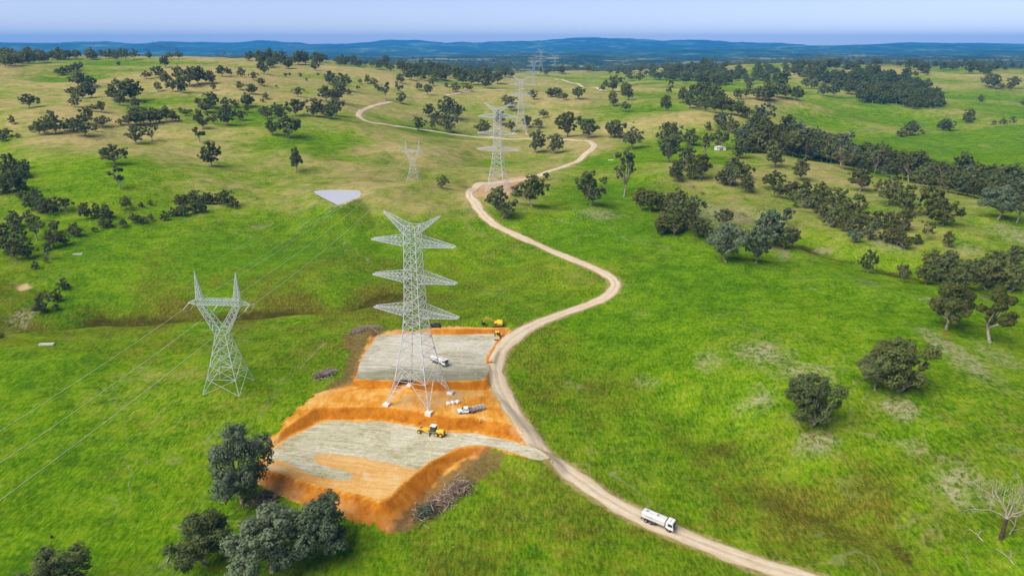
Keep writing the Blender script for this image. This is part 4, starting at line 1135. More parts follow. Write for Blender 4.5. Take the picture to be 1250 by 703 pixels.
clump('brownish tree in the thicket strip on the right grassland slope', 'right thicket strip', tile(900,180,[(230,215,60),(270,235,70),(250,190,60),(300,200,70),(310,260,70),(345,285,70),(350,230,70),(390,300,70),(395,250,70),(430,220,60),(440,300,70),(440,265,60),(480,330,60),(500,290,70),(540,340,62),(545,290,66),(590,300,70),
      (570,350,60),(600,365,50),(640,345,40),(165,365,70),(195,355,60)], 2.93), 'rb', 'ooodn')
clump('bluish round tree in front of the thicket strip', 'bluish tree before the thicket strip', tile(900,180,[(418,342,48)], 2.93), 'r', 'b')
clump('dense tree in the creek thicket at the right edge above the big olive gum', 'creek thicket at the right edge', [(1130,347,30),(1146,344,32),(1138,328,27),(1156,333,30),(1176,352,34),(1190,340,32),(1204,354,32),(1218,342,34),(1232,356,34),(1246,345,34),(1238,328,30),(1212,330,28),(1160,346,26)], 'rrs', 'ondn', .85)
clump('bush on the fence bank above the bright green field', 'bushes on the fence bank', tile(930,40,[(660,496,40),(690,490,50),(760,484,30),(870,466,60),(985,430,55),(1045,330,20),(1105,440,26),(1150,436,34),(1195,430,30),(1245,345,24)]), 'b')
clump('tree in the row on the dry slope beyond the bright field, upper right', 'upper right row', tile(930,40,[(1075,262,60),(1105,270,60),(1140,276,36),(1180,278,46),(1200,268,60)]))
def NTREE_GUM(): return sum(1 for o in sc.objects if o.name.startswith('gum_tree'))

# ---- the long creek wood on the right: trees of its near edge singly, what is behind as one mass
random.seed(3)
edge = [(905,186),(925,188),(960,190),(990,196),(1025,204),(1060,212),(1100,222),(1140,231),(1180,240),(1215,246),(1250,254)]
topl = [(905,156),(930,158),(960,160),(985,168),(1020,176),(1060,186),(1100,194),(1140,203),(1180,208),(1215,218),(1260,226)]
WOODPTS = []
def line_at(L, t):
    k = min(int(t * (len(L) - 1)), len(L) - 2); q = t * (len(L) - 1) - k
    return lerp(L[k][0], L[k + 1][0], q), lerp(L[k][1], L[k + 1][1], q)
n_edge = 44
for k in range(n_edge):
    u, v = line_at(edge, (k + .5) / n_edge)
    u += random.uniform(-3, 3); v += random.uniform(-2.5, .5)
    T(u, v, random.uniform(17, 25), random.choice(['round', 'round', 'spread', 'tall']), random.choice('dnnob'), 'gum tree along the near edge of the long creek wood on the right', 'near edge of the creek wood', random.uniform(.85, 1.15))
def mass_points(n, lo, hi, w):
    out = []
    for _ in range(n):
        t = random.random(); q = random.random()
        a, b = line_at(lo, t), line_at(hi, t)
        u, v = lerp(a[0], b[0], q), lerp(a[1], b[1], q)
        p = hit(u, v)
        if p: out.append((p, random.uniform(*w)))
    return out
WOODPTS = mass_points(170, [(u, v - 3) for u, v in edge], [(u, v + 8) for u, v in topl], (11, 17))
def wood(name, pts, label, tone='dno', lod='far', nvar=6, keep=1.0):
    """one mass of crowns and trunks"""
    Vs = []; Is = []; tone_i = {'d': 0, 'n': 1, 'o': 2, 'b': 3}
    trunks = MB()
    for p, W in pts:
        kd = random.choice(['round', 'round', 'spread'])
        V = proto(kd, 'd', lod, random.randrange(4))[3]
        V = V.reshape(-1, 4, 3)
        if keep < 1: V = V[np.random.RandomState(int(p.x * 13 + p.y) & 0xffff).rand(len(V)) < keep]
        a = random.random() * 6.28; s = W / 10; ca, sa = math.cos(a) * s, math.sin(a) * s
        h = s * random.uniform(.85, 1.25)
        Q = np.empty_like(V); Q[..., 0] = V[..., 0] * ca - V[..., 1] * sa + p.x; Q[..., 1] = V[..., 0] * sa + V[..., 1] * ca + p.y; Q[..., 2] = V[..., 2] * h + p.z - .3
        Vs.append(Q.reshape(-1, 3)); Is.append(np.full(len(V), tone_i[random.choice(tone)]))
        trunks.tube([p - Vector((0, 0, .6)), p + Vector((0, 0, 4 * h))], [.4 * s, .25 * s], 5)
    V = np.concatenate(Vs)
    me = leaf_mesh(name, V, [LEAFD, LEAF, LEAFO, LEAFB], np.concatenate(Is))
    o = bpy.data.objects.new(name, me); col.objects.link(o)
    t = trunks.build('trunks', BARK, o); t['kind'] = 'stuff'
    tag(o, label, 'woodland', kind='stuff')
    return o
WAIT.sort(key=lambda q: -q[0])
n_one = 296 - NTREE_GUM()
for w_, p_, W_, (kind_, tone_, lab_, grp_, hs_, cat_, var_, tilt_, rz_) in WAIT[:n_one]:
    plant(p_, min(W_, 30), kind_, tone_, lab_, grp_, hs_, cat=cat_, var=var_, tilt=tilt_, rz=rz_)
wood('woodland', [(q[1], q[2]) for q in WAIT[n_one:]], 'small far gum trees dotted over the distant hills', 'ddno', 'far')
wood('woodland', WOODPTS, 'long dense gum wood following the creek below the bright green field', 'dnnob')
# far woods: scattered over regions of the photo's upper band
def region(n, poly, w, gapscale=0.0, gaps=.0):
    us = [p[0] for p in poly]; vs_ = [p[1] for p in poly]; out = []
    PX = [(p[0], p[1]) for p in poly]; tries = 0
    while len(out) < n and tries < n * 30:
        tries += 1
        u, v = random.uniform(min(us), max(us)), random.uniform(min(vs_), max(vs_))
        if poly_sdf(np.array([u]), np.array([v]), PX)[0] < 0: continue
        p = hit(u, v)
        if p is None: continue
        if gaps and float(vnoise(np.array([p.x / gapscale]), np.array([p.y / gapscale]))[0]) < gaps - .5: continue
        out.append((p, random.uniform(*w)))
    return out
wood('woodland', region(330, [(1040,72),(1250,70),(1250,86),(1205,92),(1150,88),(1110,98),(1140,112),(1150,128),(1130,138),(1095,130),(1050,126),(1030,112),(960,92),(970,80)], (12, 20), 90, .16) +
     region(160, [(1020,98),(1090,96),(1140,118),(1148,136),(1120,134),(1060,122)], (12, 19)), 'broad dark wood spilling down the far right slope')
wood('woodland', region(210, [(300,74),(420,72),(530,72),(620,78),(640,92),(600,100),(540,100),(470,98),(420,88),(330,84)], (11, 18), 120, .22) +
     region(60, [(480,74),(620,80),(622,100),(560,96),(500,90)], (11, 17)), 'dark far wood along the crest left of the far towers')
wood('woodland', region(170, [(640,82),(760,76),(860,78),(900,86),(1000,82),(1000,100),(900,104),(800,98),(720,88),(650,94)], (10, 17), 120, .24) +
     region(110, [(790,88),(860,84),(905,96),(890,106),(830,104)], (11, 18)), 'dark far wood right of the far towers below the blue plain')
wood('woodland', region(130, [(0,68),(60,66),(160,64),(160,72),(60,76),(0,84)], (10, 17)), 'dark far wood on the left skyline below the blue range')
# the wooded plain towards the blue range
rp = []
for _ in range(2600):
    y = 2500 * (7600 / 2500) ** random.random(); x = random.uniform(-.72, .72) * y
    if float(vnoise(np.array([x / 420]), np.array([y / 620]))[0]) < -.02: continue
    rp.append((Vector((x, y, float(ground_z(x, y)))), random.uniform(14, 30)))
wood('woodland', rp, 'scattered woods over the hazy far plain', 'dd', 'far', keep=.22)
# ------------------------------------------------------------------ vehicles and plant (built facing +x)
WHITE = plain('white_paint', (.70, .71, .72), .4, 0, .10)
TANKW = plain('white_tank_paint', (.64, .64, .61), .45, 0, .14, .6)
YEL = plain('plant_yellow', (.78, .48, .02), .45, 0, .14)
BLK = plain('black_trim', (.022, .022, .024), .5, 0, .2)
RUB = plain('tyre_rubber', (.035, .033, .030), .85, 0, .3)
GREY = plain('grey_steel', (.30, .30, .31), .5, .4, .2)
RIM = plain('rim_steel', (.32, .31, .29), .5, .4, .2)
DARKCAR = plain('dark_car_paint', (.018, .020, .024), .25, .2, .1)
GL = NT('vehicle_glass'); GLASS = GL.out((.03, .045, .055), .08, 0, .8)
RED = plain('lamp_red', (.45, .02, .015), .3)
LAMP = plain('lamp_clear', (.80, .80, .76), .2)
LETTER = plain('faded_lettering', (.25, .27, .32), .6)
ORG = plain('beacon_orange', (.80, .30, .02), .3)

def wheel(root, x, y, r, w, rimmat=RIM):
    t = MB(); s = 1 if y > 0 else -1
    t.tube([(x, y - w / 2, r), (x, y - w * .42, r), (x, y + w * .42, r), (x, y + w / 2, r)], [r * .88, r, r, r * .88], 18)
    wo = t.build('wheel', RUB, root)
    m = MB(); m.cyl((x, y + s * w * .3, r), (x, y + s * (w / 2 + .012), r), r * .55, 14); m.cyl((x, y + s * w * .5, r), (x, y + s * (w / 2 + .05), r), r * .2, 10)
    m.build('rim', rimmat, wo)
    return wo

def make_tanker():
    root = empty('water_truck')
    c = MB()
    for y in (-.42, .42): c.box((-.4, y, .95), (8.6, .16, .26))
    for x in (-4.4, -3, -1.6, 0, 1.4, 3): c.box((x, 0, .94), (.14, .8, .18))
    c.box((-1.35, .98, .82), (1.3, .55, .6), .08); c.box((-1.35, -.98, .82), (1.3, .55, .6), .08)
    c.box((-4.75, 0, .75), (.16, 2.3, .3), .04)
    c.cyl((-3.35, -1.05, .52), (-3.35, 1.05, .52), .1); c.cyl((-2.0, -1.05, .52), (-2.0, 1.05, .52), .1); c.cyl((3.15, -1, .52), (3.15, 1, .52), .1)
    c.build('chassis', BLK, root)
    # tank: flat-sided with rounded shoulders
    prof = [(-1.12, 1.25), (1.12, 1.25), (1.24, 1.5), (1.24, 2.55), (1.08, 2.88), (.72, 3.02), (-.72, 3.02), (-1.08, 2.88), (-1.24, 2.55), (-1.24, 1.5)]
    t = MB()
    ring = lambda x, k: [(x, y * k, 1.25 + .88 + (z - 2.13) * k) for y, z in prof]
    t.loft([ring(-4.75, .93), ring(-4.62, 1), ring(1.75, 1), ring(1.88, .93)])
    to = t.build('tank', TANKW, root)
    b = MB()
    for x in (-3.1, -1.5, .1): b.loft([[(x - .05, y * 1.008, z if z < 2 else z + .012) for y, z in prof], [(x + .05, y * 1.008, z if z < 2 else z + .012) for y, z in prof]])
    b.build('band', TANKW, to)
    for x in (-3.6, -.6):
        h = MB(); h.cyl((x, 0, 3.0), (x, 0, 3.14), .32, 14); h.build('hatch', GREY, to)
    l = MB()
    for k in range(9): l.box((-3.6 + k * .27, -1.247, 2.15), (.16, .012, .26))
    l.build('lettering', LETTER, to)
    r = MB()
    for y in (-.6, .6):
        r.tube([(-4.4, y, 3.0), (-4.4, y, 3.25), (1.4, y, 3.25), (1.4, y, 3.0)], [.025] * 4, 5)
    r.build('rail', GREY, to)
    sp = MB(); sp.cyl((-4.9, -1.1, .85), (-4.9, 1.1, .85), .06, 8)
    for y in (-.9, -.3, .3, .9): sp.box((-5.0, y, .78), (.18, .24, .1))
    sp.build('spray_bar', GREY, root)
    ladder = MB()
    for y in (-.22, .22): ladder.cyl((-4.82, y + .5, 1.0), (-4.82, y + .5, 3.1), .025, 5)
    for k in range(6): ladder.cyl((-4.82, .28, 1.2 + .34 * k), (-4.82, .72, 1.2 + .34 * k), .02, 5)
    ladder.build('ladder', GREY, root)
    # cab
    cb = MB(); cp = [(2.15, .95), (4.25, .95), (4.32, 1.2), (4.28, 1.85), (4.02, 2.85), (3.8, 3.02), (2.3, 3.02), (2.15, 2.85)]
    cb.loft([[(x if k in (0, 3) else x, y, z) for x, z in cp] for k, y in ((0, -1.2), (1, -1.17), (2, 1.17), (3, 1.2))])
    co = cb.build('cab', WHITE, root)
    g = MB(); g.loft([[(4.302, -1.02, 1.86), (4.302, 1.02, 1.86), (4.28, 1.02, 1.86), (4.28, -1.02, 1.86)], [(4.075, -.96, 2.76), (4.075, .96, 2.76), (4.05, .96, 2.76), (4.05, -.96, 2.76)]])
    g.build('windscreen', GLASS, co)
    for s in (-1, 1):
        d = MB(); d.loft([[(2.75, s * 1.195, 1.85), (4.08, s * 1.195, 1.85), (3.88, s * 1.195, 2.65), (2.75, s * 1.195, 2.65)], [(2.75, s * 1.212, 1.85), (4.08, s * 1.212, 1.85), (3.88, s * 1.212, 2.65), (2.75, s * 1.212, 2.65)]])
        d.build('side_window', GLASS, co)
        mr = MB(); mr.box((4.3, s * 1.42, 2.3), (.1, .22, .55), .03); mr.bar((4.15, s * 1.15, 2.6), (4.3, s * 1.42, 2.55), .05)
        mr.build('mirror', BLK, co)
        hl = MB(); hl.box((4.36, s * .88, 1.02), (.06, .4, .2), .02); hl.build('headlight', LAMP, co)
        st = MB(); st.box((3.15, s * 1.1, .62), (1.15, .3, .12)); st.box((2.4, s * 1.1, .95), (.4, .28, .35)); st.build('step', BLK, root)
    gr = MB(); gr.box((4.34, 0, 1.5), (.05, 1.5, .42), .02); gr.build('grille', BLK, co)
    bp = MB(); bp.box((4.4, 0, .78), (.28, 2.4, .42), .08); bp.build('bumper', GREY, root)
    bc_ = MB()
    for y in (-.7, .7): bc_.cyl((3.1, y, 3.02), (3.1, y, 3.2), .1, 10)
    bc_.box((3.1, 0, 3.07), (.16, 1.2, .08))
    bc_.build('beacon', ORG, co)
    sn = MB(); sn.tube([(2.0, 1.0, 1.2), (2.0, 1.0, 3.25), (1.95, 1.0, 3.4)], [.08, .08, .07], 8); sn.build('exhaust', GREY, root)
    for x in (3.15, -2.0, -3.35):
        for s in (-1, 1): wheel(root, x, s * (1.02 if x > 0 else .95), .52, .34 if x > 0 else .55)
    tl = MB()
    for s in (-1, 1): tl.box((-4.84, s * .95, .78), (.04, .4, .14))
    tl.build('tail_lamp', RED, root)
    return root

def set_on(o, p, rz, s=1.0):
    # sit the four corners on the slope
    o.rotation_mode = 'XYZ'
    f = Vector((math.cos(rz), math.sin(rz), 0)); l = Vector((-f.y, f.x, 0))
    q = lambda d: float(ground_z(p.x + d.x, p.y + d.y))
    fx = Vector((2 * f.x * 2, 2 * f.y * 2, q(f * 2) - q(f * -2))); ly = Vector((2 * l.x, 2 * l.y, q(l) - q(l * -1)))
    X_ = fx.normalized(); Z_ = X_.cross(ly).normalized(); Y_ = Z_.cross(X_)
    M = Matrix((X_, Y_, Z_)).transposed()
    o.rotation_euler = M.to_euler()
    o.location = p; o.scale = (s, s, s)

TRUCK = make_tanker()
pt = hit(804, 641); set_on(TRUCK, pt + Vector((0, 0, .07)), heading((780, 631), (830, 652)), 1.0)
tag(TRUCK, 'white water tanker truck driving on the dirt track in the foreground', 'truck', 'white tanker trucks')
TR2 = copy_tree(TRUCK)
pt = Vector(at_z(537, 444, Z_UP + .06)); q0, q1 = Vector(at_z(528, 440, Z_UP)), Vector(at_z(553, 450, Z_UP))
TR2.rotation_euler = (0, 0, math.atan2((q1 - q0).y, (q1 - q0).x)); TR2.location = pt; TR2.scale = (.86, .86, .86)
TR2['label'] = 'white tanker truck standing on the upper grey gravel pad behind the main tower'

def car_body(root, prof, w, mat, glassrow, name='body'):
    b = MB(); n = len(prof)
    top = max(z for _, z in prof)
    sec = []
    for y, k in ((-w / 2, .0), (-w / 2 + .12, 1), (w / 2 - .12, 1), (w / 2, .0)):
        sec.append([(x, y if z < 1.0 else y * .86, z if k else z - .03 * (z > 1)) for x, z in prof])
    b.loft(sec); return b.build(name, mat, root)
def make_ute(dark=False):
    root = empty('ute' if not dark else 'parked_car')
    paint = DARKCAR if dark else WHITE
    if dark:
        prof = [(-2.3, .38), (2.3, .38), (2.36, .62), (2.25, .92), (1.15, 1.08), (.45, 1.66), (-1.85, 1.68), (-2.2, 1.1), (-2.32, .8)]
    else:
        prof = [(-.75, .42), (2.5, .42), (2.58, .68), (2.45, 1.02), (1.35, 1.16), (.65, 1.76), (-.6, 1.78), (-.78, 1.2)]
    bo = car_body(root, prof, 1.86, paint, None)
    ws = MB()
    if dark: A, B = (1.12, 1.10), (.50, 1.62)
    else: A, B = (1.32, 1.18), (.70, 1.72)
    ws.loft([[(A[0] + .03, -.72, A[1]), (A[0] + .03, .72, A[1]), (A[0], .72, A[1] - .03), (A[0], -.72, A[1] - .03)], [(B[0] + .03, -.64, B[1] + .01), (B[0] + .03, .64, B[1] + .01), (B[0], .64, B[1] - .02), (B[0], -.64, B[1] - .02)]])
    ws.build('windscreen', GLASS, bo)
    for s in (-1, 1):
        x0, x1 = (-1.9, .85) if dark else (-.55, 1.05)
        g = MB(); yy = s * .83
        g.loft([[(x0, yy - s * .02, 1.12), (x1, yy - s * .02, 1.12), (x1 - .45, yy - s * .06, 1.58), (x0, yy - s * .06, 1.58)], [(x0, yy + s * .01, 1.12), (x1, yy + s * .01, 1.12), (x1 - .45, yy - s * .03, 1.58), (x0, yy - s * .03, 1.58)]])
        g.build('side_window', GLASS, bo)
        h = MB(); h.box((2.42 if not dark else 2.26, s * .68, .84), (.14, .36, .16), .04); h.build('headlight', LAMP, bo)
        mr = MB(); mr.box((.95, s * 1.02, 1.2), (.14, .2, .16), .03); mr.build('mirror', paint, bo)
    if not dark:
        tr = MB(); tr.box((-1.72, 0, .86), (1.95, 1.84, .08))
        for s in (-1, 1): tr.box((-1.72, s * .9, 1.05), (1.95, .04, .3))
        tr.box((-2.68, 0, 1.05), (.04, 1.84, .3)); tr.box((-.78, 0, 1.3), (.05, 1.8, .85))
        tr.build('tray', GREY, root)
        bx = MB(); bx.box((-1.25, .45, 1.15), (.6, .7, .5), .03); bx.box((-2.1, -.3, 1.05), (.7, .5, .35), .03); bx.build('toolbox', GREY, root)
    ch = MB(); ch.box((0, 0, .45), (4.4, 1.3, .24)); ch.build('underbody', BLK, root)
    bu = MB(); bu.box((2.6 if not dark else 2.34, 0, .52), (.14, 1.7, .26), .05); bu.build('bumper', BLK, root)
    for x in ((1.62, -1.75) if not dark else (1.45, -1.45)):
        for s in (-1, 1): wheel(root, x, s * .80, .38, .26)
    return root
UTE = make_ute()
pu = hit(569, 503.5); hd = heading((585, 502), (555, 503.5)); set_on(UTE, pu + Vector((0, 0, .03)), hd, 1.08)
tag(UTE, 'white tray-back ute with trailer hitched, parked on orange earth beside the main tower', 'ute')
CAR = make_ute(True)
pc = hit(531, 399.5); set_on(CAR, pc + Vector((0, 0, .03)), heading((540, 400), (524, 399)), 1.0)
tag(CAR, 'black station wagon parked on grass behind the orange bank of the upper pad', 'car')

# trailer carrying a bundle of tower steel
def make_trailer():
    root = empty('trailer')
    f = MB()
    for y in (-.8, .8): f.box((0, y, .62), (3.4, .1, .14))
    for x in (-1.6, -.8, 0, .8, 1.6): f.box((x, 0, .62), (.08, 1.6, .1))
    f.bar((1.7, -.75, .62), (3.0, 0, .55), .1); f.bar((1.7, .75, .62), (3.0, 0, .55), .1)
    f.build('frame', GREY, root)
    for x in (-.45, .4):
        for s in (-1, 1): wheel(root, x, s * .98, .34, .2)
    rk = MB()
    for x in (-1.6, -.5, .6, 1.6):
        for y in (-.78, .78): rk.bar((x, y, .66), (x, y, 1.5), .07)
        rk.bar((x, -.78, 1.5), (x, .78, 1.5), .07)
    rk.build('rack', WHITE, root)
    rs = random.Random(4); b = MB()
    for k in range(22):
        y = rs.uniform(-.7, .7); z = .76 + .1 * (k % 8); L = rs.uniform(2.2, 4.4); x0 = rs.uniform(-2.6, -1.9)
        b.bar((x0, y, z), (x0 + L, y + rs.uniform(-.15, .15), z), .09)
    b.build('steel_bundle', STEEL, root)
    return root
TL = make_trailer(); p_ = hit(584, 500.5); set_on(TL, p_ + Vector((0, 0, .03)), heading((590, 499), (571, 502.5)), 1.05)
tag(TL, 'small flat trailer stacked with pale steel bars, hitched behind the white ute', 'trailer')

def make_excavator():
    root = empty('excavator')
    for s in (-1, 1):
        t = MB(); pr = [(-1.9, .25), (-1.6, .02), (1.6, .02), (1.9, .25), (2.0, .5), (1.8, .85), (-1.8, .85), (-2.0, .5)]
        t.prism(pr, s * 1.25 - .3, s * 1.25 + .3); to = t.build('track', BLK, root)
        r = MB()
        for x in (-1.5, -.75, 0, .75, 1.5): r.cyl((x, s * 1.57, .32), (x, s * 1.5, .32), .22, 10)
        r.build('roller', GREY, to)
    u = MB(); u.box((0, 0, .75), (2.0, 1.9, .5)); u.cyl((0, 0, .95), (0, 0, 1.15), .75, 18); u.build('undercarriage', GREY, root)
    h = MB(); h.box((-1.05, 0, 1.85), (2.3, 2.7, 1.35), .22); h.box((-2.2, 0, 1.75), (.6, 2.6, 1.1), .2); h.box((.7, -.75, 1.5), (1.3, 1.0, .7), .1); h.build('engine_house', YEL, root)
    cab_ = MB(); cab_.box((.75, .8, 2.05), (1.6, 1.05, 1.75), .14, .92); co = cab_.build('cab', YEL, root)
    g = MB(); g.box((1.5, .8, 2.15), (.1, .9, 1.2), .02); g.box((.75, 1.33, 2.2), (1.2, .05, 1.0), .02); g.box((.7, .28, 2.3), (1.1, .05, .9), .02); g.build('glass', GLASS, co)
    ex = MB(); ex.tube([(-1.5, -.7, 2.5), (-1.5, -.7, 3.1), (-1.65, -.7, 3.25)], [.08, .08, .07], 8); ex.build('exhaust', BLK, root)
    bm = MB(); bm.prism([(.6, 1.55), (1.0, 1.5), (3.1, 4.25), (4.9, 5.15), (4.8, 5.45), (2.75, 4.75), (.5, 2.05)], -.28, .28); bm.build('boom', YEL, root)
    sk = MB(); sk.prism([(4.55, 5.75), (4.95, 5.55), (6.3, 2.45), (6.05, 2.35)], -.2, .2); sk.build('stick', YEL, root)
    for a, b, n in (((1.1, .2, 1.7), (2.9, .2, 4.1), 'hydraulic_ram'), ((3.0, 0, 4.95), (4.7, 0, 5.75), 'hydraulic_ram'), ((5.2, 0, 5.2), (6.2, 0, 3.0), 'hydraulic_ram')):
        r = MB(); r.cyl(a, Vector(a).lerp(Vector(b), .6), .11, 8); r.cyl(Vector(a).lerp(Vector(b), .55), b, .07, 8); r.build(n, GREY, root)
    k = MB(); k.prism([(6.0, 2.5), (6.55, 2.45), (6.95, 1.6), (6.5, 1.0), (5.75, 1.05), (5.35, 1.5), (5.55, 1.6), (5.9, 1.35), (6.3, 1.55)], -.6, .6); k.build('bucket', BLK, root)
    return root
EX = make_excavator(); pe = hit(607, 397); set_on(EX, pe + Vector((0, 0, .02)), heading((607, 397), (589, 397.5)), .92)
tag(EX, 'yellow tracked excavator with raised boom, above the back bank of the upper pad', 'excavator')

def make_roller():
    root = empty('road_roller')
    d = MB(); d.tube([(1.6, -1.05, .75), (1.6, -1.0, .75), (1.6, 1.0, .75), (1.6, 1.05, .75)], [.68, .75, .75, .68], 24); d.build('drum', GREY, root)
    f = MB()
    for s in (-1, 1): f.box((1.35, s * 1.14, .8), (1.9, .12, .4), .04)
    f.box((.45, 0, .8), (.3, 2.3, .45), .05); f.box((2.4, 0, .8), (.16, 2.3, .35), .04); f.build('drum_frame', YEL, root)
    b = MB(); b.box((-1.45, 0, 1.35), (2.0, 1.6, .95), .2); b.box((-.2, 0, .95), (1.1, 1.0, .5), .08); b.build('engine_cover', YEL, root)
    c = MB()
    for x in (-.45, .55):
        for s in (-.65, .65): c.bar((x, s, 1.2), (x, s, 2.7), .09)
    c.build('roll_frame', BLK, root)
    k = MB(); k.box((.05, 0, 2.76), (1.4, 1.6, .12), .05); k.build('canopy', YEL, root)
    se = MB(); se.box((-.15, 0, 1.5), (.5, .55, .2), .05); se.box((-.38, 0, 1.85), (.14, .55, .6), .05); se.build('seat', BLK, root)
    for s in (-1, 1): wheel(root, -1.35, s * .82, .72, .5)
    return root
RL = make_roller(); pr_ = Vector(at_z(607, 413, Z_UP + .05)); RL.location = pr_; qa = Vector(at_z(609, 405, Z_UP)); RL.rotation_euler.z = math.atan2((pr_ - qa).y, (pr_ - qa).x); RL.scale = (1.1,) * 3
tag(RL, 'small yellow roller with canopy at the corner of the upper gravel pad below the excavator', 'roller')

def make_grader():
    root = empty('grader')
    f = MB(); f.prism([(-1.2, 1.2), (.2, 1.25), (3.6, 1.0), (4.4, .8), (4.4, 1.15), (3.5, 1.55), (1.2, 1.95), (-1.2, 1.7)], -.22, .22); f.build('main_frame', YEL, root)
    e = MB(); e.box((-2.7, 0, 1.55), (2.6, 1.5, 1.1), .2); e.box((-3.95, 0, 1.3), (.4, 1.6, .9), .08); eo = e.build('engine_cover', YEL, root)
    gr = MB(); gr.box((-4.17, 0, 1.35), (.05, 1.2, .7)); gr.build('grille', BLK, eo)
    ex = MB(); ex.tube([(-2.3, .4, 2.0), (-2.3, .4, 2.75), (-2.45, .4, 2.9)], [.07, .07, .06], 8); ex.build('exhaust', GREY, eo)
    c = MB()
    for x in (-1.25, .35):
        for s in (-.75, .75): c.bar((x, s, 1.5), (x * .95, s, 3.15), .1)
    c.box((-.45, 0, 1.6), (1.7, 1.55, .35), .05); co = c.build('cab', BLK, root)
    g = MB(); g.box((-.45, 0, 2.42), (1.55, 1.42, 1.3), .05); g.build('glass', GLASS, co)
    rf = MB(); rf.box((-.45, 0, 3.22), (2.0, 1.75, .16), .06); rf.build('roof', WHITE, co)
    cr = MB(); cr.tube([(1.35 + .75 * math.cos(a), .75 * math.sin(a), .85) for a in np.linspace(0, 6.283, 25)], [.09] * 25, 6); cr.bar((3.9, 0, 1.0), (1.4, .6, .85), .12); cr.bar((3.9, 0, 1.0), (1.4, -.6, .85), .12); cr.build('drawbar', YEL, root)
    bl = MB(); pr2 = [(-.15, .08), (-.02, .05), (.12, .3), (.1, .62), (-.02, .85), (-.12, .82), (0, .55), (-.02, .3)]
    bl.prism(pr2, -1.8, 1.8); bo = bl.build('blade', GREY, root); bo.location = (1.3, 0, 0); bo.rotation_euler.z = R(28)
    for s in (-.45, .45):
        h = MB(); h.cyl((.8, s, 2.05), (1.3, s * 1.4, 1.0), .09, 8); h.build('hydraulic_ram', GREY, root)
    fa = MB(); fa.box((4.2, 0, .68), (.2, 1.9, .2)); fa.box((4.55, 0, 1.0), (.3, 1.2, .5), .06); fa.build('front_axle', YEL, root)
    for s in (-1, 1):
        wheel(root, 4.2, s * 1.0, .66, .38, YEL)
        for x in (-1.75, -3.25): wheel(root, x, s * .98, .66, .42, YEL)
    return root
GD = make_grader(); pg = Vector(at_z(528, 530, Z_LOW + .06)); GD.location = pg
qa, qb = Vector(at_z(545, 533, Z_LOW)), Vector(at_z(511, 527, Z_LOW)); GD.rotation_euler.z = math.atan2((qb - qa).y, (qb - qa).x); GD.scale = (1.0,) * 3
tag(GD, 'yellow motor grader with black cab working at the top edge of the lower pad', 'grader')

# white bulk bags in a row
for k, (u, v, lab) in enumerate(((547.5, 493.5, 'white bulk bag left in the row of three beside the main tower'), (553, 492.6, 'white bulk bag in the middle of the row of three beside the main tower'), (558.5, 491.6, 'white bulk bag right in the row of three beside the main tower'))):
    p = hit(u, v)
    root = empty('bulk_bag', p, .3 + .2 * k)
    b = MB(); q = lambda r_, z, m: [(r_ * math.copysign(abs(math.cos(a)) ** .5, math.cos(a)) * m, r_ * math.copysign(abs(math.sin(a)) ** .5, math.sin(a)), z) for a in np.linspace(0, 6.283, 17)[:-1]]
    b.loft([q(.62, -.05, 1), q(.74, .25, 1), q(.72, .6, 1), q(.6, .85, 1), q(.3, .95, 1)]); b.build('bag', plain('woven_white', (.76, .74, .68), .8, 0, .12), root)
    l = MB()
    for s in (-.4, .4): l.tube([(-.45, s, .8), (-.3, s, 1.15), (.3, s, 1.15), (.45, s, .8)], [.04] * 4, 5)
    l.build('lifting_loop', plain('loop_white', (.7, .68, .62), .8), root)
    tag(root, lab, 'bag', 'bulk bags by the tower')

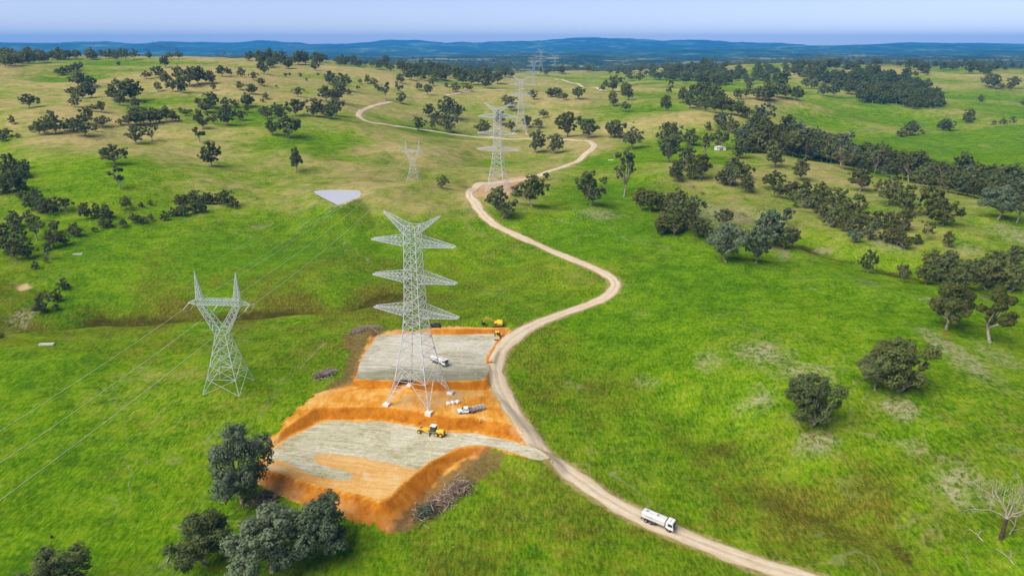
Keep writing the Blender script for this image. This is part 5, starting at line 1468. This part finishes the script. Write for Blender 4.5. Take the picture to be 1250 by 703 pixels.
# worker in high-visibility vest standing by the bank
def make_person():
    root_p = hit(586, 517)
    me = bpy.data.meshes.new('person'); J = {}
    P = [('hip', 0, 0, .95, .155), ('waist', 0, 0, 1.12, .14), ('chest', 0, .0, 1.36, .165), ('neck', 0, .01, 1.52, .062), ('head', 0, .02, 1.60, .085), ('crown', 0, .025, 1.72, .092),
         ('lk', .1, .02, .52, .075), ('la', .11, -.02, .1, .05), ('lt', .13, .16, .04, .042), ('lh', .1, 0, .9, .1), ('rh', -.1, 0, .9, .1), ('rk', -.11, .05, .52, .075), ('ra', -.13, -.02, .1, .05), ('rt', -.15, .15, .04, .042),
         ('ls', .2, 0, 1.43, .075), ('le', .27, -.03, 1.15, .052), ('lw', .25, .1, .93, .036), ('lhd', .245, .15, .84, .04), ('rs', -.2, 0, 1.43, .075), ('re', -.28, -.02, 1.15, .052), ('rw', -.22, .12, .95, .036), ('rhd', -.2, .17, .87, .04)]
    E_ = [('hip', 'waist'), ('waist', 'chest'), ('chest', 'neck'), ('neck', 'head'), ('head', 'crown'), ('hip', 'lh'), ('lh', 'lk'), ('lk', 'la'), ('la', 'lt'), ('hip', 'rh'), ('rh', 'rk'), ('rk', 'ra'), ('ra', 'rt'),
          ('chest', 'ls'), ('ls', 'le'), ('le', 'lw'), ('lw', 'lhd'), ('chest', 'rs'), ('rs', 're'), ('re', 'rw'), ('rw', 'rhd')]
    ix = {p[0]: i for i, p in enumerate(P)}
    for s, hd_ in ((1, 'lhd'), (-1, 'rhd')):
        h = P[ix[hd_]]
        for f in range(4):
            n0 = hd_ + str(f); P.append((n0, h[1] + s * .0, h[2] - .028 + .018 * f, h[3] - .07 + .008 * abs(f - 1.5), .0105)); ix[n0] = len(P) - 1; E_.append((hd_, n0))
        n0 = hd_ + 'th'; P.append((n0, h[1] - s * .03, h[2] + .055, h[3] - .02, .012)); ix[n0] = len(P) - 1; E_.append((hd_, n0))
    me.from_pydata([(p[1], p[2], p[3]) for p in P], [(ix[a], ix[b]) for a, b in E_], [])
    o = bpy.data.objects.new('person', me); col.objects.link(o)
    sk = o.modifiers.new('skin', 'SKIN'); sv = me.skin_vertices[0].data
    for i, p in enumerate(P): sv[i].radius = (p[4], p[4])
    sv[0].use_root = True
    o.modifiers.new('sub', 'SUBSURF').levels = 1
    o.modifiers['sub'].render_levels = 1
    b = NT('person_clothes'); z = b.node('ShaderNodeSeparateXYZ'); b.l.new(b.obj(), z.inputs[0])
    c = b.mix(b.math('GREATER_THAN', z.outputs[2], 1.5), (.06, .07, .11), (.50, .32, .22)); me.materials.append(b.out(c, .8))
    o.location = root_p + Vector((0, 0, -.01)); o.rotation_euler.z = 2.4
    v = MB(); q = lambda rx, ry, z: [(rx * math.cos(a), ry * math.sin(a), z) for a in np.linspace(0, 6.283, 15)[:-1]]
    v.loft([q(.19, .165, .98), q(.185, .165, 1.15), q(.215, .185, 1.34), (q(.2, .14, 1.46))]); v.build('hi_vis_vest', plain('hi_vis_yellow', (.62, .78, .06), .7), o)
    h = MB(); h.loft([q(.15, .17, 1.69), q(.125, .145, 1.72), q(.12, .135, 1.78), q(.07, .08, 1.84)]); h.build('hard_hat', WHITE, o)
    for s in (-1, 1):
        e = MB(); e.box((s * .034, .106, 1.66), (.022, .012, .012)); e.build('eye', BLK, o)
    return tag(o, 'worker in hi-vis yellow vest and hard hat standing on orange earth right of the ute', 'person')
make_person()

# ------------------------------------------------------------------ heaps, dead wood, small farm things
def brush(name, pts, n, lab, spread, hgt, L, mats, leafy=0):
    rs = random.Random(len(lab)); root = empty(name, pts[0]); m = MB(); m2 = MB()
    P0 = pts[0]
    for k in range(n):
        t = rs.random(); i = min(int(t * (len(pts) - 1)), len(pts) - 2); c = pts[i].lerp(pts[i + 1], t * (len(pts) - 1) - i) - P0
        off = Vector((rs.gauss(0, spread), rs.gauss(0, spread), 0)); fall = math.exp(-(off.length / (spread * 1.6)) ** 2)
        a = rs.random() * 6.28; l = rs.uniform(.35, 1.0) * L; d = Vector((math.cos(a), math.sin(a), rs.uniform(-.15, .35)))
        z = float(ground_z(P0.x + c.x + off.x, P0.y + c.y + off.y)) - P0.z
        s = Vector((c.x + off.x, c.y + off.y, z + .1 + rs.random() * hgt * fall)) - d * l * .5; r0 = rs.uniform(.04, .16) * (1.6 if k % 9 == 0 else 1)
        for q in (s, s + d * l): q.z = max(q.z, float(ground_z(P0.x + q.x, P0.y + q.y)) - P0.z + .05)
        e = s + d * l; mid = s.lerp(e, .55) + Vector((rs.gauss(0, .2), rs.gauss(0, .2), rs.uniform(0, .25)))
        mb = m if k % 3 else m2
        mb.tube([s, mid, e], [r0, r0 * .75, r0 * .35], 5)
        if k % 4 == 0: mb.tube([mid, mid + Vector((rs.gauss(0, .5), rs.gauss(0, .5), rs.uniform(.2, .8)))], [r0 * .6, r0 * .2], 4)
    m.build('branches', mats[0], root); m2.build('logs', mats[1], root)
    if leafy:
        rn = np.random.RandomState(5); c = []
        for k in range(leafy):
            p = pts[0].lerp(pts[1], rs.random() * .55) - P0; c.append((p.x + rn.randn() * spread * .8, p.y + rn.randn() * spread * .8, 0.25 + abs(rn.randn()) * hgt * .55 + float(ground_z(P0.x + p.x, P0.y + p.y)) - P0.z))
        c = np.array(c); d = rn.randn(leafy, 3); d /= np.linalg.norm(d, axis=1)[:, None]; t = np.cross(d, rn.randn(leafy, 3)); t /= np.linalg.norm(t, axis=1)[:, None]; b = np.cross(d, t); s = .28
        me = leaf_mesh('leaves', np.stack([c - t * s, c - b * s * .6, c + t * s, c + b * s * .6], 1).reshape(-1, 3), [LEAFB]); o = bpy.data.objects.new('leaves', me); col.objects.link(o); o.parent = root
    tag(root, lab, 'brush pile', 'heaps of cleared timber')
GREYWOOD = plain('grey_branches', (.34, .27, .21), .9, 0, .4, 1.0, .1); BROWNWOOD = plain('brown_branches', (.22, .14, .085), .9, 0, .4, 1.0, .1)
brush('brush_pile', [hit(513, 632), hit(535, 615), hit(558, 600), hit(566, 592)], 330, 'long heap of pushed-over branches with wilted leaves along the foot of the right fill bank', 1.5, 2.2, 4.2, (GREYWOOD, BROWNWOOD), 900)
brush('brush_pile', [hit(384, 463), hit(395, 457), hit(409, 455)], 150, 'grey heap of stumps and roots on the grass left of the tower bench', 1.3, 1.8, 3.0, (plain('ashy_stumps', (.30, .25, .25), .9, 0, .4, 1, .1), BROWNWOOD))
brush('brush_pile', [hit(431, 406), hit(445, 402), hit(464, 401.5)], 170, 'heap of logs and brown roots at the top left corner of the upper pad', 1.3, 1.5, 3.6, (GREYWOOD, BROWNWOOD))
brush('brush_pile', [hit(305, 612), hit(322, 608), hit(333, 612)], 110, 'tangle of sticks under the near trees at the left foot of the fill bank', 1.4, 1.2, 3.4, (GREYWOOD, BROWNWOOD))

def branchy(mb, p, d, L, r, lev, rs, up=.1):
    e = p + d * L; mid = p.lerp(e, .5) + Vector((rs.gauss(0, L * .06), rs.gauss(0, L * .06), rs.gauss(0, L * .05)))
    mb.tube([p, mid, e], [r, r * .82, r * .62], 6)
    if lev <= 0: return
    for k in range(rs.choice((2, 3, 3) if lev > 1 else (2, 2, 3))):
        ax = Vector((rs.gauss(0, 1), rs.gauss(0, 1), rs.gauss(0, .5))); nd = (d + ax.normalized() * rs.uniform(.5, .95) + Vector((0, 0, up))).normalized()
        branchy(mb, e if k < 2 else mid, nd, L * rs.uniform(.6, .82), r * .58, lev - 1, rs, up)
def dead_tree(u, v, hgt, lab, seed=2):
    p = hit(u, v); root = empty('dead_tree', p); rs = random.Random(seed)
    t = MB(); t.tube([(0, 0, -.4), (0.05, 0, .2), (.1, .05, 2.6), (.3, .1, hgt * .42)], [.75, .55, .45, .40], 9); t.build('trunk', DARKBARK, root)
    b = MB(); top = Vector((.3, .1, hgt * .40))
    for a, el, L in ((2.9, .5, 4.3), (.1, .5, 4.4), (1.5, .9, 3.8), (-1.3, .8, 3.8), (2.2, 1.1, 4.3), (.6, 1.1, 4.3)):
        branchy(b, top, Vector((math.cos(a) * math.cos(el), math.sin(a) * math.cos(el), math.sin(el))), L, .19, 4, rs, .12)
    b.build('branches', DEADWOOD, root)
    tag(root, lab, 'dead tree')
dead_tree(1222, 657, 13.5, 'bare dead tree with dark trunk and bleached limbs at the lower right edge')
for u0, v0, u1, v1, lab, sd in ((1200, 661, 1186, 646, 'bleached bent limb lying on the grass left of the dead tree', 3), (1232, 653, 1246, 632, 'bleached forked limb leaning on the slope right of the dead tree', 5), (1238, 690, 1226, 674, 'scatter of bleached branches below the dead tree at the right edge', 9),
                               (203, 688, 212, 668, 'pale fallen trunk lying by the dark tree at the left end of the near clump', 4)):
    a, b_ = hit(u0, v0), hit(u1, v1); root = MB(); rs = random.Random(sd); d = (b_ - a); L = d.length; d.normalize(); d = (d + Vector((0, 0, .06))).normalized()
    m = MB(); branchy(m, Vector((0, 0, .15)), d, L * .5, .16, 3 if sd == 9 else 2, rs, -.02)
    m.v = [(x, y, max(z, float(ground_z(a.x + x, a.y + y)) - a.z + .04)) for x, y, z in m.v]
    o = m.build('fallen_branch', DEADWOOD, None); o.location = a; tag(o, lab, 'fallen branch')

# fences: posts and wires
POST = plain('fence_post_wood', (.30, .25, .19), .9, 0, .3, 2)
def fence(L, gap, lab, wires=(.45, .8, 1.15)):
    P = [hit(u, v) for u, v in L]; P = [p for p in P if p is not None]
    root = empty('wire_fence', P[0]); pts = []
    for a, b in zip(P, P[1:]):
        n = max(1, int((b - a).length / gap))
        for k in range(n):
            q = a.lerp(b, k / n); q.z = float(ground_z(q.x, q.y)); pts.append(q)
    pts = pts[:100]
    for q in pts:
        m = MB(); m.tube([(q.x - P[0].x, q.y - P[0].y, q.z - P[0].z - .3), (q.x - P[0].x, q.y - P[0].y, q.z - P[0].z + 1.3)], [.09, .08], 6); m.build('post', POST, root)
    w_ = MB()
    for h in wires:
        for a, b in zip(pts, pts[1:]): w_.bar(a - P[0] + Vector((0, 0, h)), b - P[0] + Vector((0, 0, h)), .012)
    w_.build('wire', GREY, root); tag(root, lab, 'fence')
fence([(395, 418), (372, 440), (345, 468), (318, 505), (290, 545), (262, 590), (235, 630), (212, 672), (196, 700)], 6, 'wire fence running down the left pasture past the near trees')
fence([(1030, 176), (1080, 170), (1140, 162), (1200, 156), (1250, 152)], 9, 'wire fence along the far edge of the bright green field')

def shed(u, v, w, d, h, rz, lab):
    p = hit(u, v); root = empty('farm_shed', p, rz)
    m = MB(); m.box((0, 0, h / 2 - .2), (w, d, h + .4)); m.build('wall', WHITE, root)
    r = MB(); r.prism([(-w / 2 - .3, h), (w / 2 + .3, h), (w / 2 + .3, h + .12), (0, h + 1.0), (-w / 2 - .3, h + .12)], -d / 2 - .3, d / 2 + .3); r.build('roof', plain('iron_roof', (.62, .63, .64), .45, .2), root)
    dd = MB(); dd.box((0, -d / 2 - .02, h * .4), (w * .35, .06, h * .8)); dd.build('door', GREY, root)
    tag(root, lab, 'shed')
shed(879, 183.5, 9, 6, 2.8, .1, 'small white farm shed among dark trees in the middle distance')
def trough(u, v, L, lab, rz=0):
    p = hit(u, v); root = MB()
    m = MB(); ring = lambda a, b, z: [(-a, -b, z), (a, -b, z), (a, b, z), (-a, b, z)]
    m.loft([ring(L / 2, .6, -.1), ring(L / 2, .65, .65), ring(L / 2 - .12, .53, .65), ring(L / 2 - .15, .5, .2)]); o = m.build('water_trough', CONC); o.location = p; o.rotation_euler.z = rz; tag(o, lab, 'trough', 'pale troughs in the pasture')
trough(57, 421, 5.5, 'pale concrete trough on the left pasture below the gully', .1)
trough(95, 311, 4.5, 'pale concrete trough on the left green slope right of the gully thicket', .2)
trough(746, 196, 5, 'pale trough on the green slope right of the winding track')
for u, v, lab in ((654, 216, 'white marker post on the inner side of the winding track above the tan soil'), (672, 224, 'white marker post below the winding track beside the tiny round tree')):
    p = hit(u, v); m = MB(); m.tube([(0, 0, -.3), (0, 0, 3.6)], [.16, .14], 8); m.tube([(0, 0, 3.6), (0, 0, 3.75)], [.2, .1], 8); o = m.build('marker_post', DEADWOOD); o.location = p; tag(o, lab, 'post', 'white marker posts')
for u, v, lab in ((63, 656, 'dark stump on the open left pasture above the cut-off tree'),):
    p = hit(u, v); m = MB(); m.tube([(0, 0, -.2), (0, 0, .3), (.05, 0, .7)], [.45, .33, .28], 9); o = m.build('tree_stump', DARKBARK); o.location = p; tag(o, lab, 'stump')
